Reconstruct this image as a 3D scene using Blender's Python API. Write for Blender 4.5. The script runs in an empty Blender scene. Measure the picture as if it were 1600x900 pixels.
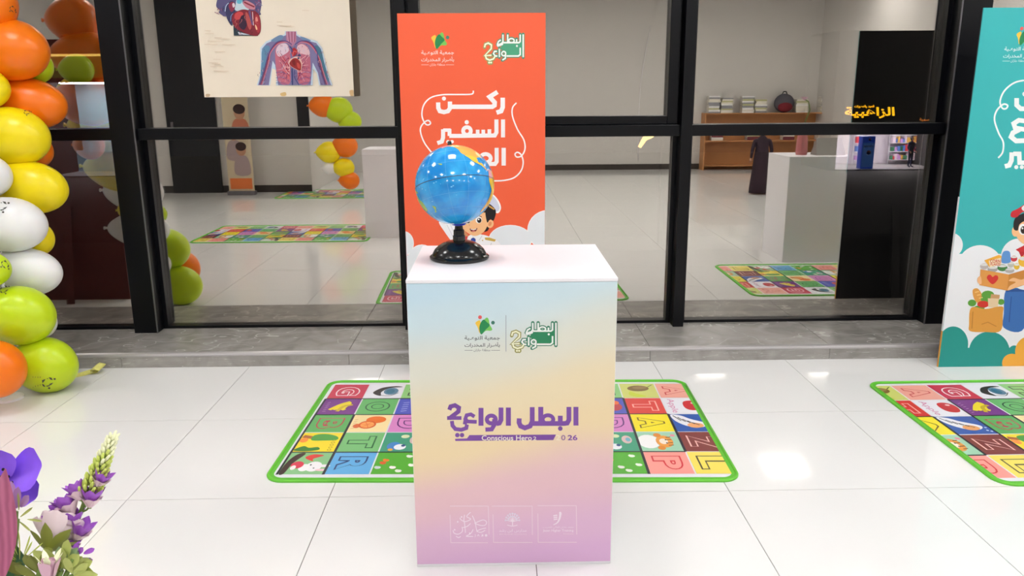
import bpy, bmesh, math, random
from mathutils import Vector, Matrix
from mathutils.geometry import tessellate_polygon
random.seed(7)
scn = bpy.context.scene
col = scn.collection

# ------------------------------------------------------------------ camera
F_PX, PITCH, YAW, ROLL, CAM_H = 1229.5, 0.23637, 0.017868, -0.0066923, 1.55
GLASS_Y = 5.066
_fw = Vector((math.sin(YAW)*math.cos(PITCH), math.cos(YAW)*math.cos(PITCH), -math.sin(PITCH)))
_r0 = Vector((math.cos(YAW), -math.sin(YAW), 0)); _u0 = _r0.cross(_fw)
_r = math.cos(ROLL)*_r0 + math.sin(ROLL)*_u0
_u = -math.sin(ROLL)*_r0 + math.cos(ROLL)*_u0
CAM = Vector((0, 0, CAM_H))
cd = bpy.data.cameras.new('camera'); cam = bpy.data.objects.new('camera', cd); col.objects.link(cam)
cam.matrix_world = Matrix((( _r.x, _u.x, -_fw.x, 0), (_r.y, _u.y, -_fw.y, 0), (_r.z, _u.z, -_fw.z, CAM_H), (0, 0, 0, 1)))
cd.sensor_fit = 'HORIZONTAL'; cd.sensor_width = 36.0; cd.lens = F_PX/1600*36.0
cd.clip_start = 0.05; cd.clip_end = 200
scn.camera = cam

def ray(x, y): return _r*((x-800)/F_PX) - _u*((y-450)/F_PX) + _fw
def on_y(x, y, Y): v = ray(x, y); return CAM + v*(Y/v.y)
def on_z(x, y, Z): v = ray(x, y); return CAM + v*((Z-CAM_H)/v.z)
def at_depth(x, y, d): return CAM + ray(x, y)*d
def mirror_floor(x, y):
    "floor spot in the room that shows mirrored in the glass at this place of the photo"
    p = on_z(x, y, 0); return Vector((p.x, 2*GLASS_Y-p.y, 0))
def mirror_at(x, y, Y):
    p = on_y(x, y, 2*GLASS_Y-Y); return Vector((p.x, Y, p.z))

# ------------------------------------------------------------------ world, view
w = bpy.data.worlds.new('night'); scn.world = w; w.use_nodes = True
w.node_tree.nodes['Background'].inputs[0].default_value = (0.012, 0.016, 0.028, 1)
w.node_tree.nodes['Background'].inputs[1].default_value = 0.25
scn.view_settings.view_transform = 'Standard'; scn.view_settings.look = 'None'
scn.view_settings.gamma = 1.0; scn.view_settings.exposure = 0.0
scn.view_settings.use_curve_mapping = False
LIGHT = 29.0          # radiance of the ceiling LED panels
CEIL = 3.62

# ------------------------------------------------------------------ materials
def lin(c): c /= 255.0; return c/12.92 if c <= 0.04045 else ((c+0.055)/1.055)**2.4
def c8(r, g, b): return (lin(r), lin(g), lin(b))
MATS = {}
def mat(name, rgb, rough=0.5, metal=0.0, spec=0.5, emit=None, noise=0.0, nscale=8.0, bump=0.0, bscale=60.0, sss=0.0, coat=0.0):
    if name in MATS: return MATS[name]
    m = bpy.data.materials.new(name); m.use_nodes = True; nt = m.node_tree
    b = nt.nodes['Principled BSDF']
    b.inputs['Base Color'].default_value = (*rgb, 1); b.inputs['Roughness'].default_value = rough
    b.inputs['Metallic'].default_value = metal; b.inputs['Specular IOR Level'].default_value = spec
    b.inputs['Coat Weight'].default_value = coat; b.inputs['Coat Roughness'].default_value = 0.08
    if sss: 
        b.inputs['Subsurface Weight'].default_value = sss
        b.inputs['Subsurface Radius'].default_value = (0.05, 0.04, 0.03)
    if emit: b.inputs['Emission Color'].default_value = (*emit[:3], 1); b.inputs['Emission Strength'].default_value = emit[3]
    if noise or bump:
        tc = nt.nodes.new('ShaderNodeTexCoord')
    if noise:
        n = nt.nodes.new('ShaderNodeTexNoise'); n.inputs['Scale'].default_value = nscale; n.inputs['Detail'].default_value = 6
        nt.links.new(tc.outputs['Object'], n.inputs['Vector'])
        mx = nt.nodes.new('ShaderNodeMix'); mx.data_type = 'RGBA'
        mx.inputs[6].default_value = (*[c*(1-noise) for c in rgb], 1); mx.inputs[7].default_value = (*[min(1, c*(1+noise)) for c in rgb], 1)
        nt.links.new(n.outputs['Fac'], mx.inputs[0]); nt.links.new(mx.outputs[2], b.inputs['Base Color'])
    if bump:
        n2 = nt.nodes.new('ShaderNodeTexNoise'); n2.inputs['Scale'].default_value = bscale
        nt.links.new(tc.outputs['Object'], n2.inputs['Vector'])
        bp = nt.nodes.new('ShaderNodeBump'); bp.inputs['Strength'].default_value = bump; bp.inputs['Distance'].default_value = 0.002
        nt.links.new(n2.outputs['Fac'], bp.inputs['Height']); nt.links.new(bp.outputs[0], b.inputs['Normal'])
    MATS[name] = m; return m
def print_mat(name, rough=0.45, spec=0.4):
    "flat print: colour of each printed shape"
    if name in MATS: return MATS[name]
    m = bpy.data.materials.new(name); m.use_nodes = True; nt = m.node_tree; b = nt.nodes['Principled BSDF']
    a = nt.nodes.new('ShaderNodeVertexColor'); a.layer_name = 'print'
    nt.links.new(a.outputs['Color'], b.inputs['Base Color'])
    b.inputs['Roughness'].default_value = rough; b.inputs['Specular IOR Level'].default_value = spec
    MATS[name] = m; return m
PRINT = print_mat('printed_ink'); PRINT_SOFT = print_mat('printed_vinyl', 0.35, 0.4)
def glass_mat(name, refl, tint):
    m = bpy.data.materials.new(name); m.use_nodes = True; nt = m.node_tree
    for n in list(nt.nodes): nt.nodes.remove(n)
    out = nt.nodes.new('ShaderNodeOutputMaterial'); mx = nt.nodes.new('ShaderNodeMixShader')
    t = nt.nodes.new('ShaderNodeBsdfTransparent'); g = nt.nodes.new('ShaderNodeBsdfGlossy')
    t.inputs[0].default_value = (*tint, 1); g.inputs[0].default_value = (1.0, 0.955, 0.885, 1); g.inputs['Roughness'].default_value = 0.0
    mx.inputs[0].default_value = refl
    nt.links.new(t.outputs[0], mx.inputs[1]); nt.links.new(g.outputs[0], mx.inputs[2]); nt.links.new(mx.outputs[0], out.inputs[0])
    MATS[name] = m; return m
def emit_mat(name, rgb, s): return mat(name, rgb, emit=(*rgb, s))

FLOOR_M = mat('glazed_white_tile', c8(240, 240, 239), 0.07, spec=0.5, noise=0.015, nscale=2.0)
GROUT = mat('grey_grout', c8(120, 116, 110), 0.8)
WALL = mat('white_wall_paint', c8(214, 211, 206), 0.75, noise=0.02, nscale=1.5)
CEILM = mat('ceiling_white', c8(215, 215, 215), 0.8, noise=0.02)
FRAME = mat('black_aluminium', c8(8, 9, 14), 0.32, metal=0.0, spec=0.25, bump=0.03)
FRAME_EDGE = mat('bare_metal_edge', c8(120, 120, 125), 0.3, metal=0.8)
GLASS = glass_mat('reflective_glass', 0.48, (0.9, 0.9, 0.9))
WHITE = mat('white_board', c8(240, 238, 242), 0.35, noise=0.01)
BLACK = mat('black_plastic', c8(14, 14, 16), 0.18, spec=0.5)
DARK = mat('dark_wood_skirting', c8(58, 52, 48), 0.5)
WOOD = mat('pine_board', c8(190, 132, 80), 0.5, noise=0.15, nscale=6)
BACKING = mat('shaded_backing', c8(20, 22, 26), 0.6)  # board backs coloured dark to stand for the unlit side facing the glass

def marble():
    m = bpy.data.materials.new('grey_marble'); m.use_nodes = True; nt = m.node_tree; b = nt.nodes['Principled BSDF']
    tc = nt.nodes.new('ShaderNodeTexCoord')
    n = nt.nodes.new('ShaderNodeTexNoise'); n.inputs['Scale'].default_value = 5; n.inputs['Detail'].default_value = 8
    n.inputs['Distortion'].default_value = 1.2
    nt.links.new(tc.outputs['Object'], n.inputs['Vector'])
    cr = nt.nodes.new('ShaderNodeValToRGB'); e = cr.color_ramp.elements
    e[0].position = 0.3; e[0].color = (*c8(138, 134, 130), 1); e[1].position = 0.72; e[1].color = (*c8(172, 168, 163), 1)
    nt.links.new(n.outputs['Fac'], cr.inputs[0])
    v = nt.nodes.new('ShaderNodeTexVoronoi'); v.feature = 'DISTANCE_TO_EDGE'; v.inputs['Scale'].default_value = 1.9
    nz = nt.nodes.new('ShaderNodeTexNoise'); nz.inputs['Scale'].default_value = 3
    ad = nt.nodes.new('ShaderNodeVectorMath'); ad.operation = 'ADD'
    nt.links.new(tc.outputs['Object'], ad.inputs[0]); nt.links.new(nz.outputs['Color'], ad.inputs[1]); nt.links.new(ad.outputs[0], v.inputs['Vector'])
    c2 = nt.nodes.new('ShaderNodeValToRGB'); c2.color_ramp.elements[0].color = (1, 1, 1, 1); c2.color_ramp.elements[1].color = (0, 0, 0, 1); c2.color_ramp.elements[1].position = 0.012
    nt.links.new(v.outputs['Distance'], c2.inputs[0])
    mx = nt.nodes.new('ShaderNodeMix'); mx.data_type = 'RGBA'; mx.inputs[7].default_value = (*c8(205, 202, 196), 1)
    nt.links.new(c2.outputs[0], mx.inputs[0]); nt.links.new(cr.outputs[0], mx.inputs[6]); nt.links.new(mx.outputs[2], b.inputs['Base Color'])
    b.inputs['Roughness'].default_value = 0.25
    MATS['grey_marble'] = m; return m
MARBLE = marble()

# ------------------------------------------------------------------ mesh helpers
def tag(o, label=None, cat=None, group=None, kind=None):
    if label: o['label'] = label
    if cat: o['category'] = cat
    if group: o['group'] = group
    if kind: o['kind'] = kind
    return o
def empty(name, loc, label=None, cat=None, group=None, kind=None):
    o = bpy.data.objects.new(name, None); col.objects.link(o); o.location = loc; o.empty_display_size = 0.1
    return tag(o, label, cat, group, kind)
def root_loc(o):
    v = Vector((0, 0, 0))
    while o is not None: v = v + o.location; o = o.parent
    return v
class MB:
    def __init__(self): self.v = []; self.f = []
    def add(self, vs, fs):
        n = len(self.v); self.v += [Vector(p) for p in vs]; self.f += [tuple(i+n for i in f) for f in fs]; return self
    def box(self, a, b, c=0.0):
        x0, y0, z0 = a; x1, y1, z1 = b
        if c <= 0:
            return self.add([(x0,y0,z0),(x1,y0,z0),(x1,y1,z0),(x0,y1,z0),(x0,y0,z1),(x1,y0,z1),(x1,y1,z1),(x0,y1,z1)],
                            [(3,2,1,0),(4,5,6,7),(0,1,5,4),(1,2,6,5),(2,3,7,6),(3,0,4,7)])
        bm = bmesh.new(); bmesh.ops.create_cube(bm, size=1)
        for q in bm.verts: q.co = Vector(((x0+x1)/2+q.co.x*(x1-x0), (y0+y1)/2+q.co.y*(y1-y0), (z0+z1)/2+q.co.z*(z1-z0)))
        bmesh.ops.bevel(bm, geom=bm.edges[:]+bm.verts[:], offset=c, segments=2, profile=0.5, affect='EDGES')
        bm.verts.index_update(); r = self.add([q.co.copy() for q in bm.verts], [[q.index for q in f.verts] for f in bm.faces]); bm.free(); return r
    def lathe(self, prof, c=(0,0,0), n=32, axis=Vector((0,0,1)), arc=1.0):
        "prof: list of (radius, height) along axis"
        ax = Vector(axis).normalized(); q = ax.to_track_quat('Z', 'Y'); c = Vector(c); vs = []; fs = []
        for (r, h) in prof:
            for k in range(n):
                a = 2*math.pi*k/n; vs.append(c+q@Vector((r*math.cos(a), r*math.sin(a), h)))
        for i in range(len(prof)-1):
            for k in range(n):
                a = i*n+k; b = i*n+(k+1) % n; fs.append((a, b, b+n, a+n))
        fs.append(tuple(range(n-1, -1, -1))); fs.append(tuple((len(prof)-1)*n+k for k in range(n)))
        return self.add(vs, fs)
    def tube(self, pts, r, n=8):
        pts = [Vector(p) for p in pts]; R = r if isinstance(r, (list, tuple)) else [r]*len(pts); vs = []; fs = []; up = None
        for i, p in enumerate(pts):
            d = (pts[min(i+1, len(pts)-1)]-pts[max(i-1, 0)]).normalized()
            if up is None: up = d.orthogonal().normalized()
            up = (up-d*up.dot(d)).normalized(); s = d.cross(up)
            for k in range(n):
                a = 2*math.pi*k/n; vs.append(p+(up*math.cos(a)+s*math.sin(a))*R[i])
        for i in range(len(pts)-1):
            for k in range(n):
                a = i*n+k; b = i*n+(k+1) % n; fs.append((a, b, b+n, a+n))
        fs.append(tuple(range(n-1, -1, -1))); fs.append(tuple((len(pts)-1)*n+k for k in range(n)))
        return self.add(vs, fs)
    def ball(self, c, r, n=16, m=10):
        c = Vector(c); r = (r, r, r) if not isinstance(r, (list, tuple)) else r
        vs = [c+Vector((0, 0, -r[2]))]; fs = []
        for j in range(1, m):
            t = math.pi*j/m
            for k in range(n):
                a = 2*math.pi*k/n; vs.append(c+Vector((r[0]*math.sin(t)*math.cos(a), r[1]*math.sin(t)*math.sin(a), -r[2]*math.cos(t))))
        vs.append(c+Vector((0, 0, r[2]))); L = len(vs)-1
        for k in range(n): fs.append((0, 1+(k+1) % n, 1+k)); fs.append((L, L-n+k, L-n+(k+1) % n))
        for j in range(m-2):
            for k in range(n):
                a = 1+j*n+k; b = 1+j*n+(k+1) % n; fs.append((a, b, b+n, a+n))
        return self.add(vs, fs)
    def build(self, name, material, parent=None, smooth=False, loc=None):
        base = root_loc(parent) if parent else (Vector(loc) if loc is not None else Vector((0, 0, 0)))
        me = bpy.data.meshes.new(name); me.from_pydata([tuple(p-base) for p in self.v], [], self.f); me.update()
        if smooth:
            for p in me.polygons: p.use_smooth = True
        me.materials.append(material)
        o = bpy.data.objects.new(name, me); col.objects.link(o)
        if parent: o.parent = parent
        elif loc is not None: o.location = loc
        return o
def copy_tree(o, loc=None, parent=None):
    c = o.copy(); col.objects.link(c); c.parent = parent
    if loc is not None: c.location = loc
    for ch in list(o.children): copy_tree(ch, None, c)
    return c
def smooth_by_angle(o, deg=35):
    for p in o.data.polygons: p.use_smooth = True
    try: o.data.set_sharp_from_angle(angle=math.radians(deg))
    except Exception: pass
    return o

# ------------------------------------------------------------------ flat print helper
def cr(pts, n=6, closed=False):
    "Catmull-Rom through the points"
    pts = [Vector((p[0], p[1])) for p in pts]; out = []; L = len(pts); m = L if closed else L-1
    for i in range(m):
        if closed: a, b, c, d = pts[(i-1) % L], pts[i], pts[(i+1) % L], pts[(i+2) % L]
        else: a, b, c, d = pts[max(i-1, 0)], pts[i], pts[i+1], pts[min(i+2, L-1)]
        for k in range(n):
            t = k/n; out.append(0.5*((2*b)+(c-a)*t+(2*a-5*b+4*c-d)*t*t+(3*b-a-3*c+d)*t**3))
    if not closed: out.append(pts[-1])
    return out
_fontcache = {}
def text_geo(body, offset=0.0):
    k = (body, offset)
    if k in _fontcache: return _fontcache[k]
    cu = bpy.data.curves.new('txt', 'FONT'); cu.body = body; cu.offset = offset; cu.resolution_u = 4; cu.fill_mode = 'BOTH' if False else 'FRONT'
    o = bpy.data.objects.new('txt', cu); col.objects.link(o); bpy.context.view_layer.update()
    me = o.to_mesh(); vs = [(v.co.x, v.co.y) for v in me.vertices]; fs = [tuple(p.vertices) for p in me.polygons]
    o.to_mesh_clear(); bpy.data.objects.remove(o); bpy.data.curves.remove(cu)
    x0 = min(v[0] for v in vs); x1 = max(v[0] for v in vs); y0 = min(v[1] for v in vs); y1 = max(v[1] for v in vs)
    vs = [((x-x0)/(x1-x0), (y-y0)/(y1-y0)) for x, y in vs]
    _fontcache[k] = (vs, fs, (x1-x0)/(y1-y0)); return _fontcache[k]
_AR = {'ا': (0xFE8D, 2), 'أ': (0xFE83, 2), 'ب': (0xFE8F, 4), 'ة': (0xFE93, 2), 'ت': (0xFE95, 4), 'ج': (0xFE9D, 4), 'ح': (0xFEA1, 4), 'خ': (0xFEA5, 4),
       'د': (0xFEA9, 2), 'ر': (0xFEAD, 2), 'ز': (0xFEAF, 2), 'س': (0xFEB1, 4), 'ش': (0xFEB5, 4), 'ص': (0xFEB9, 4), 'ض': (0xFEBD, 4), 'ط': (0xFEC1, 4), 'ظ': (0xFEC5, 4),
       'ع': (0xFEC9, 4), 'غ': (0xFECD, 4), 'ف': (0xFED1, 4), 'ق': (0xFED5, 4), 'ك': (0xFED9, 4), 'ل': (0xFEDD, 4), 'م': (0xFEE1, 4), 'ن': (0xFEE5, 4),
       'ه': (0xFEE9, 4), 'و': (0xFEED, 2), 'ى': (0xFEEF, 2), 'ي': (0xFEF1, 4)}
def ar(s):
    "joined Arabic letter forms, laid out right to left"
    out = []
    for i, ch in enumerate(s):
        if ch == 'ـ' or ch not in _AR: out.append(ch); continue
        base, n = _AR[ch]
        prv = i > 0 and (s[i-1] == 'ـ' or (s[i-1] in _AR and _AR[s[i-1]][1] == 4))
        nxt = n == 4 and i+1 < len(s) and (s[i+1] == 'ـ' or s[i+1] in _AR)
        out.append(chr(base + (3 if prv and nxt else 2 if nxt else 1 if prv else 0)))
    return ''.join(reversed(out))

class Art:
    "flat printed shapes on a plane: O origin, U right, V up; M maps drawing coordinates to (u, v) in metres"
    def __init__(s, O, U, V, M=None, clip=None, step=0.00035):
        s.O = Vector(O); s.U = Vector(U); s.V = Vector(V); s.N = s.U.cross(s.V).normalized(); s.M = M or (lambda x, y: (x, y))
        s.clip = clip; s.step = step; s.v = []; s.f = []; s.c = []; s.lay = 1; s.k = 0; s.eps = 1.0e-6
    def _raw(s, uv, faces, colr, layer):
        s.k += 1; n = len(s.v); L = (layer if layer is not None else s.lay)*s.step+s.k*s.eps
        s.v += [s.O+s.U*a+s.V*b+s.N*L for a, b in uv]
        for f in faces: s.f.append(tuple(i+n for i in f)); s.c.append(colr)
    def poly(s, pts, colr, layer=None, M=None):
        M = M or s.M; uv = [M(p[0], p[1]) for p in pts]
        if s.clip:
            u0, v0, u1, v1 = s.clip
            for ax, lim, sg in ((0, u0, 1), (0, u1, -1), (1, v0, 1), (1, v1, -1)):
                o = []
                for i in range(len(uv)):
                    a = uv[i]; b = uv[(i+1) % len(uv)]; da = (a[ax]-lim)*sg; db = (b[ax]-lim)*sg
                    if da >= 0: o.append(a)
                    if (da >= 0) != (db >= 0): t = da/(da-db); o.append((a[0]+(b[0]-a[0])*t, a[1]+(b[1]-a[1])*t))
                uv = o
                if len(uv) < 3: return s
        tri = tessellate_polygon([[Vector((a, b, 0)) for a, b in uv]])
        out = []
        for t in tri:
            a, b, c_ = (uv[i] for i in t)
            ar_ = (b[0]-a[0])*(c_[1]-a[1])-(b[1]-a[1])*(c_[0]-a[0])
            if abs(ar_) < 1e-12: continue
            out.append(t if ar_ > 0 else (t[0], t[2], t[1]))
        s._raw(uv, out, colr, layer); return s
    def blob(s, pts, colr, layer=None, n=5, M=None): return s.poly(cr(pts, n, True), colr, layer, M)
    def ell(s, cx, cy, rx, ry, colr, layer=None, rot=0.0, n=28, M=None):
        c, q = math.cos(rot), math.sin(rot)
        return s.poly([(cx+rx*math.cos(t)*c-ry*math.sin(t)*q, cy+rx*math.cos(t)*q+ry*math.sin(t)*c) for t in [2*math.pi*k/n for k in range(n)]], colr, layer, M)
    def stroke(s, pts, wd, colr, layer=None, smooth=False, cap=False, closed=False, M=None):
        if smooth: pts = cr(pts, 6, closed)
        if closed: pts = list(pts)+[pts[0]]
        pts = [Vector((p[0], p[1])) for p in pts]; W = wd if isinstance(wd, (list, tuple)) else None
        L = []; R = []
        for i, p in enumerate(pts):
            a = pts[i]-pts[i-1] if i else (pts[1]-pts[0] if not closed else pts[0]-pts[-2]); b = pts[i+1]-pts[i] if i < len(pts)-1 else (a if not closed else pts[1]-pts[0])
            if a.length == 0: a = b
            if b.length == 0: b = a
            a = a.normalized(); b = b.normalized(); t = a+b
            if t.length < 1e-4: t = a
            t.normalize(); nn = Vector((-t.y, t.x)); k = min(1.6, 1/max(0.3, t.dot(b)))
            h = (W[0]+(W[1]-W[0])*i/(len(pts)-1))*0.5 if W else wd*0.5
            L.append(p+nn*h*k); R.append(p-nn*h*k)
        for i in range(len(pts)-1): s.poly([L[i], L[i+1], R[i+1], R[i]], colr, layer, M)
        if cap:
            h = (W[0] if W else wd)*0.5
            s.ell(pts[0].x, pts[0].y, h, h, colr, layer, n=12, M=M); s.ell(pts[-1].x, pts[-1].y, h, h, colr, layer, n=12, M=M)
        return s
    def ring(s, cx, cy, rx, ry, wd, colr, layer=None, n=20, M=None):
        return s.stroke([(cx+rx*math.cos(2*math.pi*k/n), cy+ry*math.sin(2*math.pi*k/n)) for k in range(n)], wd, colr, layer, closed=True, M=M)
    def text(s, body, box, colr, layer=None, offset=0.0, M=None, turn=False):
        "fit the text into box (x0,y0,x1,y1) of drawing coordinates, y1 the baseline side; turn: top of the letter faces right"
        M = M or s.M; vs, fs, asp = text_geo(body, offset); x0, y0, x1, y1 = box
        if turn: uv = [M(x0+(x1-x0)*b, y0+(y1-y0)*a) for a, b in vs]
        else: uv = [M(x0+(x1-x0)*a, y1+(y0-y1)*b) for a, b in vs]
        if s.clip:
            u0, v0, u1, v1 = s.clip; uv = [(min(max(a, u0), u1), min(max(b, v0), v1)) for a, b in uv]
        out = []
        for f in fs:
            a, b, c_ = (uv[i] for i in f[:3]); ar_ = (b[0]-a[0])*(c_[1]-a[1])-(b[1]-a[1])*(c_[0]-a[0])
            out.append(f if ar_ >= 0 else tuple(reversed(f)))
        s._raw(uv, out, colr, layer); return s
    def build(s, name, parent, material=None, label=None):
        base = root_loc(parent) if parent else Vector((0, 0, 0))
        me = bpy.data.meshes.new(name); me.from_pydata([tuple(p-base) for p in s.v], [], s.f); me.update()
        ca = me.color_attributes.new('print', 'FLOAT_COLOR', 'CORNER'); k = 0
        for pi, p in enumerate(me.polygons):
            for _ in p.loop_indices: ca.data[k].color = (*s.c[pi], 1); k += 1
        me.materials.append(material or PRINT); o = bpy.data.objects.new(name, me); col.objects.link(o)
        if parent: o.parent = parent
        if label: o['label'] = label
        return o
def plane_map(O, U, V, via=None):
    "photo pixel -> (u, v) on the plane through O"
    O = Vector(O); U = Vector(U); V = Vector(V); N = U.cross(V)
    def M(x, y):
        if via: x, y = via(x, y)
        v = ray(x, y); p = CAM+v*((O-CAM).dot(N)/v.dot(N)); d = p-O
        return (d.dot(U), d.dot(V))
    return M
def crop(ox, oy, sc): return lambda x, y: (ox+x/sc, oy+y/sc)

# ================================================================== SETTING
# ---- floor with single tiles
TILE = 0.806; TX0 = -0.687; TY0 = 2.887
fl = MB().box((-9.5, -8.2, -0.06), (8.5, 4.52, -0.004)).build('floor', GROUT); tag(fl, kind='structure')
tile0 = None; cnt = 0
cand = []
for i in range(-12, 13):
    for j in range(-14, 3):
        x = TX0+i*TILE; y = TY0+j*TILE
        if x < -9.4 or x > 8.0 or y < -8.1: continue
        cand.append((0 if y > 0.5 else 1, abs(x)+abs(y-3)*0.6, x, y))
cand.sort()
g = 0.0016
mbt = MB().box((g, g, -0.008), (TILE-g, TILE-g, 0.0))
mbe = MB().box((g, g, -0.008), (TILE-g, 4.515-(TY0+2*TILE)-g, 0.0))
near_me = far_me = None
rest = MB()
for k, (a, b, x, y) in enumerate(cand):
    last = abs(y-(TY0+2*TILE)) < 1e-3
    if y > TY0+2*TILE+0.01: continue
    if cnt >= 298:
        rest.box((x+g, y+g, -0.008), (x+TILE-g, y+TILE-g, 0)); continue
    me = far_me if last else near_me
    if me is None:
        o = (mbe if last else mbt).build('floor_tile', FLOOR_M, fl)
        if last: far_me = o.data
        else: near_me = o.data
    else:
        o = bpy.data.objects.new('floor_tile', me); col.objects.link(o); o.parent = fl
    o.location = (x, y, 0); cnt += 1
if rest.v: tag(rest.build('floor_tile', FLOOR_M, fl), kind='stuff')

# ---- marble sill in front of the glazing
SILL_Y0, SILL_Z = 4.51, 0.088
sill = MB().box((-7.0, SILL_Y0+0.004, 0.0), (7.0, 5.30, SILL_Z-0.02)).build('trim_1', GROUT); tag(sill, kind='structure')
sj = [-7.0, -5.1, -3.6, on_y(190, 560, SILL_Y0).x, -0.9, on_y(1015, 565, SILL_Y0).x, on_y(1297, 533, SILL_Y0).x, 3.2, 4.9, 7.0]
for a, b in zip(sj[:-1], sj[1:]):
    MB().box((a+0.0012, SILL_Y0+0.012, SILL_Z-0.02), (b-0.0012, 5.30, SILL_Z), 0.0015).build('slab', MARBLE, sill)
    MB().box((a+0.0012, SILL_Y0-0.008, 0.0), (b-0.0012, SILL_Y0+0.004, SILL_Z-0.022), 0.001).build('riser', MARBLE, sill)
EDGE = mat('satin_edge_strip', c8(176, 172, 172), 0.3, metal=0.3)
for a, b in ((-7.0, -2.0), (-2.0, 1.9), (1.9, 7.0)):
    ed = MB(); prof = [(SILL_Y0-0.010, SILL_Z-0.022), (SILL_Y0-0.010, SILL_Z-0.014), (SILL_Y0-0.003, SILL_Z-0.003), (SILL_Y0+0.012, SILL_Z+0.001), (SILL_Y0+0.012, SILL_Z-0.022)]
    n = len(prof); ed.add([(a+0.0005, y, z) for y, z in prof]+[(b-0.0005, y, z) for y, z in prof], [(i, (i+1) % n, (i+1) % n+n, i+n) for i in range(n)]+[tuple(range(n-1, -1, -1)), tuple(range(n, 2*n))])
    ed.build('edge_strip', EDGE, sill)

# ---- glazed front: posts, mullions, windows
WTOP = 3.3
def box_post(name, x0, x1, y0, y1, z0=SILL_Z, z1=WTOP, edge=None):
    t = empty(name, ((x0+x1)/2, (y0+y1)/2, z0), kind='structure')
    MB().box((x0, y0, z0), (x1, y1, z1), 0.003).build('post', FRAME, t)
    if edge: MB().box((edge-0.004, y0-0.004, z0), (edge+0.003, y0+0.004, z1)).build('edge_strip', FRAME_EDGE, t)
    return t
PF = 4.93
xl0 = on_y(146, 0, PF).x; xl1 = on_y(186, 0, PF).x
box_post('trim_2', xl0, xl1, PF, 5.14, edge=xl1)
m1a = on_y(613, 0, PF).x; box_post('trim_3', m1a, m1a+0.068, PF, 5.14)
m2a, m2b = on_y(1068, 120, PF).x, on_y(1085.5, 120, PF).x; box_post('trim_4', m2a, m2b, PF, 5.14)
xr0, xr1 = on_y(1505, 0, PF).x, on_y(1553, 0, PF).x
box_post('trim_5', xr0, xr1, PF, 5.14, edge=xr0)
TZ0, TZ1 = on_y(900, 214, 4.96).z, on_y(900, 196, 4.96).z
def window(name, x0, x1, sash=False, fr=0.028):
    t = empty(name, ((x0+x1)/2, GLASS_Y, SILL_Z), kind='structure')
    Y0, Y1 = 5.03, 5.10
    MB().box((x0, Y0, SILL_Z), (x0+fr, Y1, WTOP)).build('jamb', FRAME, t)
    MB().box((x1-fr, Y0, SILL_Z), (x1, Y1, WTOP)).build('jamb', FRAME, t)
    MB().box((x0+fr, Y0, SILL_Z), (x1-fr, Y1, SILL_Z+0.018)).build('bottom_rail', FRAME, t)
    MB().box((x0+fr, Y0, WTOP-fr), (x1-fr, Y1, WTOP)).build('top_rail', FRAME, t)
    MB().box((x0+0.001, 4.96, TZ0), (x1-0.001, Y1, TZ1), 0.003).build('transom', FRAME, t)
    gl = MB().box((x0+fr, GLASS_Y, SILL_Z+0.018), (x1-fr, GLASS_Y+0.008, TZ0)).build('pane', GLASS, t)
    if sash:
        s0, s1, z0, z1 = x0+0.012, x1-0.012, TZ1+0.003, WTOP-0.012; wd = 0.066
        f = MB()
        f.box((s0, 4.985, z0), (s0+wd, 5.05, z1), 0.004); f.box((s1-wd, 4.985, z0), (s1, 5.05, z1), 0.004)
        f.box((s0+wd, 4.985, z0), (s1-wd, 5.05, z0+0.052), 0.004); f.box((s0+wd, 4.985, z1-0.06), (s1-wd, 5.05, z1), 0.004)
        sf = f.build('sash', FRAME, t)
        MB().box((s0+wd-0.006, GLASS_Y-0.02, z0+0.045), (s1-wd+0.006, GLASS_Y-0.012, z1-0.05)).build('pane', GLASS, sf)
    else:
        MB().box((x0+fr, GLASS_Y, TZ1), (x1-fr, GLASS_Y+0.008, WTOP-fr)).build('pane', GLASS, t)
    return t
window('window_1', xl0-1.75, xl0); window('window_2', xl1, m1a); window('window_3', m1a+0.068, m2a, sash=True)
window('window_4', m2b, xr0); window('window_5', xr1, xr1+1.6)
box_post('trim_6', xl0-1.75-0.165, xl0-1.75, PF, 5.14); 
tag(MB().box((-7.0, 4.98, WTOP), (7.0, 5.25, CEIL+0.1)).build('wall_front', WALL), kind='structure')
tag(MB().box((-7.0, 4.98, SILL_Z), (xl0-1.75-0.167, 5.25, WTOP)).build('wall_front_left', WALL), kind='structure')
tag(MB().box((xr1+1.602, 4.98, SILL_Z), (7.0, 5.25, WTOP)).build('wall_front_right', WALL), kind='structure')

# ---- rest of the room (seen mirrored in the glass)
BACK_Y = -7.4
tag(MB().box((-9.6, BACK_Y-0.15, -0.05), (8.5, BACK_Y, CEIL+0.1)).build('wall_back', WALL), kind='structure')
tag(MB().box((7.0, BACK_Y, -0.05), (7.15, 5.3, CEIL+0.1)).build('wall_right', WALL), kind='structure')
tag(MB().box((-7.15, BACK_Y, -0.05), (-7.0, 5.3, CEIL+0.1)).build('wall_left', WALL), kind='structure')
tag(MB().box((-9.6, BACK_Y-0.15, CEIL), (8.5, 5.3, CEIL+0.1)).build('ceiling', CEILM), kind='structure')
tag(MB().box((-2.0, BACK_Y, 0.0), (7.0, BACK_Y+0.014, 0.12)).build('baseboard_back', DARK), kind='structure')
SW_Y = -3.6
swx = mirror_at(485, 250, SW_Y).x
tag(MB().box((-7.0, BACK_Y, 0.0), (swx, SW_Y, CEIL)).build('wall_side_room', WALL), kind='structure')
tag(MB().box((-7.0, SW_Y, 0.0), (swx, SW_Y+0.014, 0.12)).build('baseboard_side_room', DARK), kind='structure')

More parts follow.
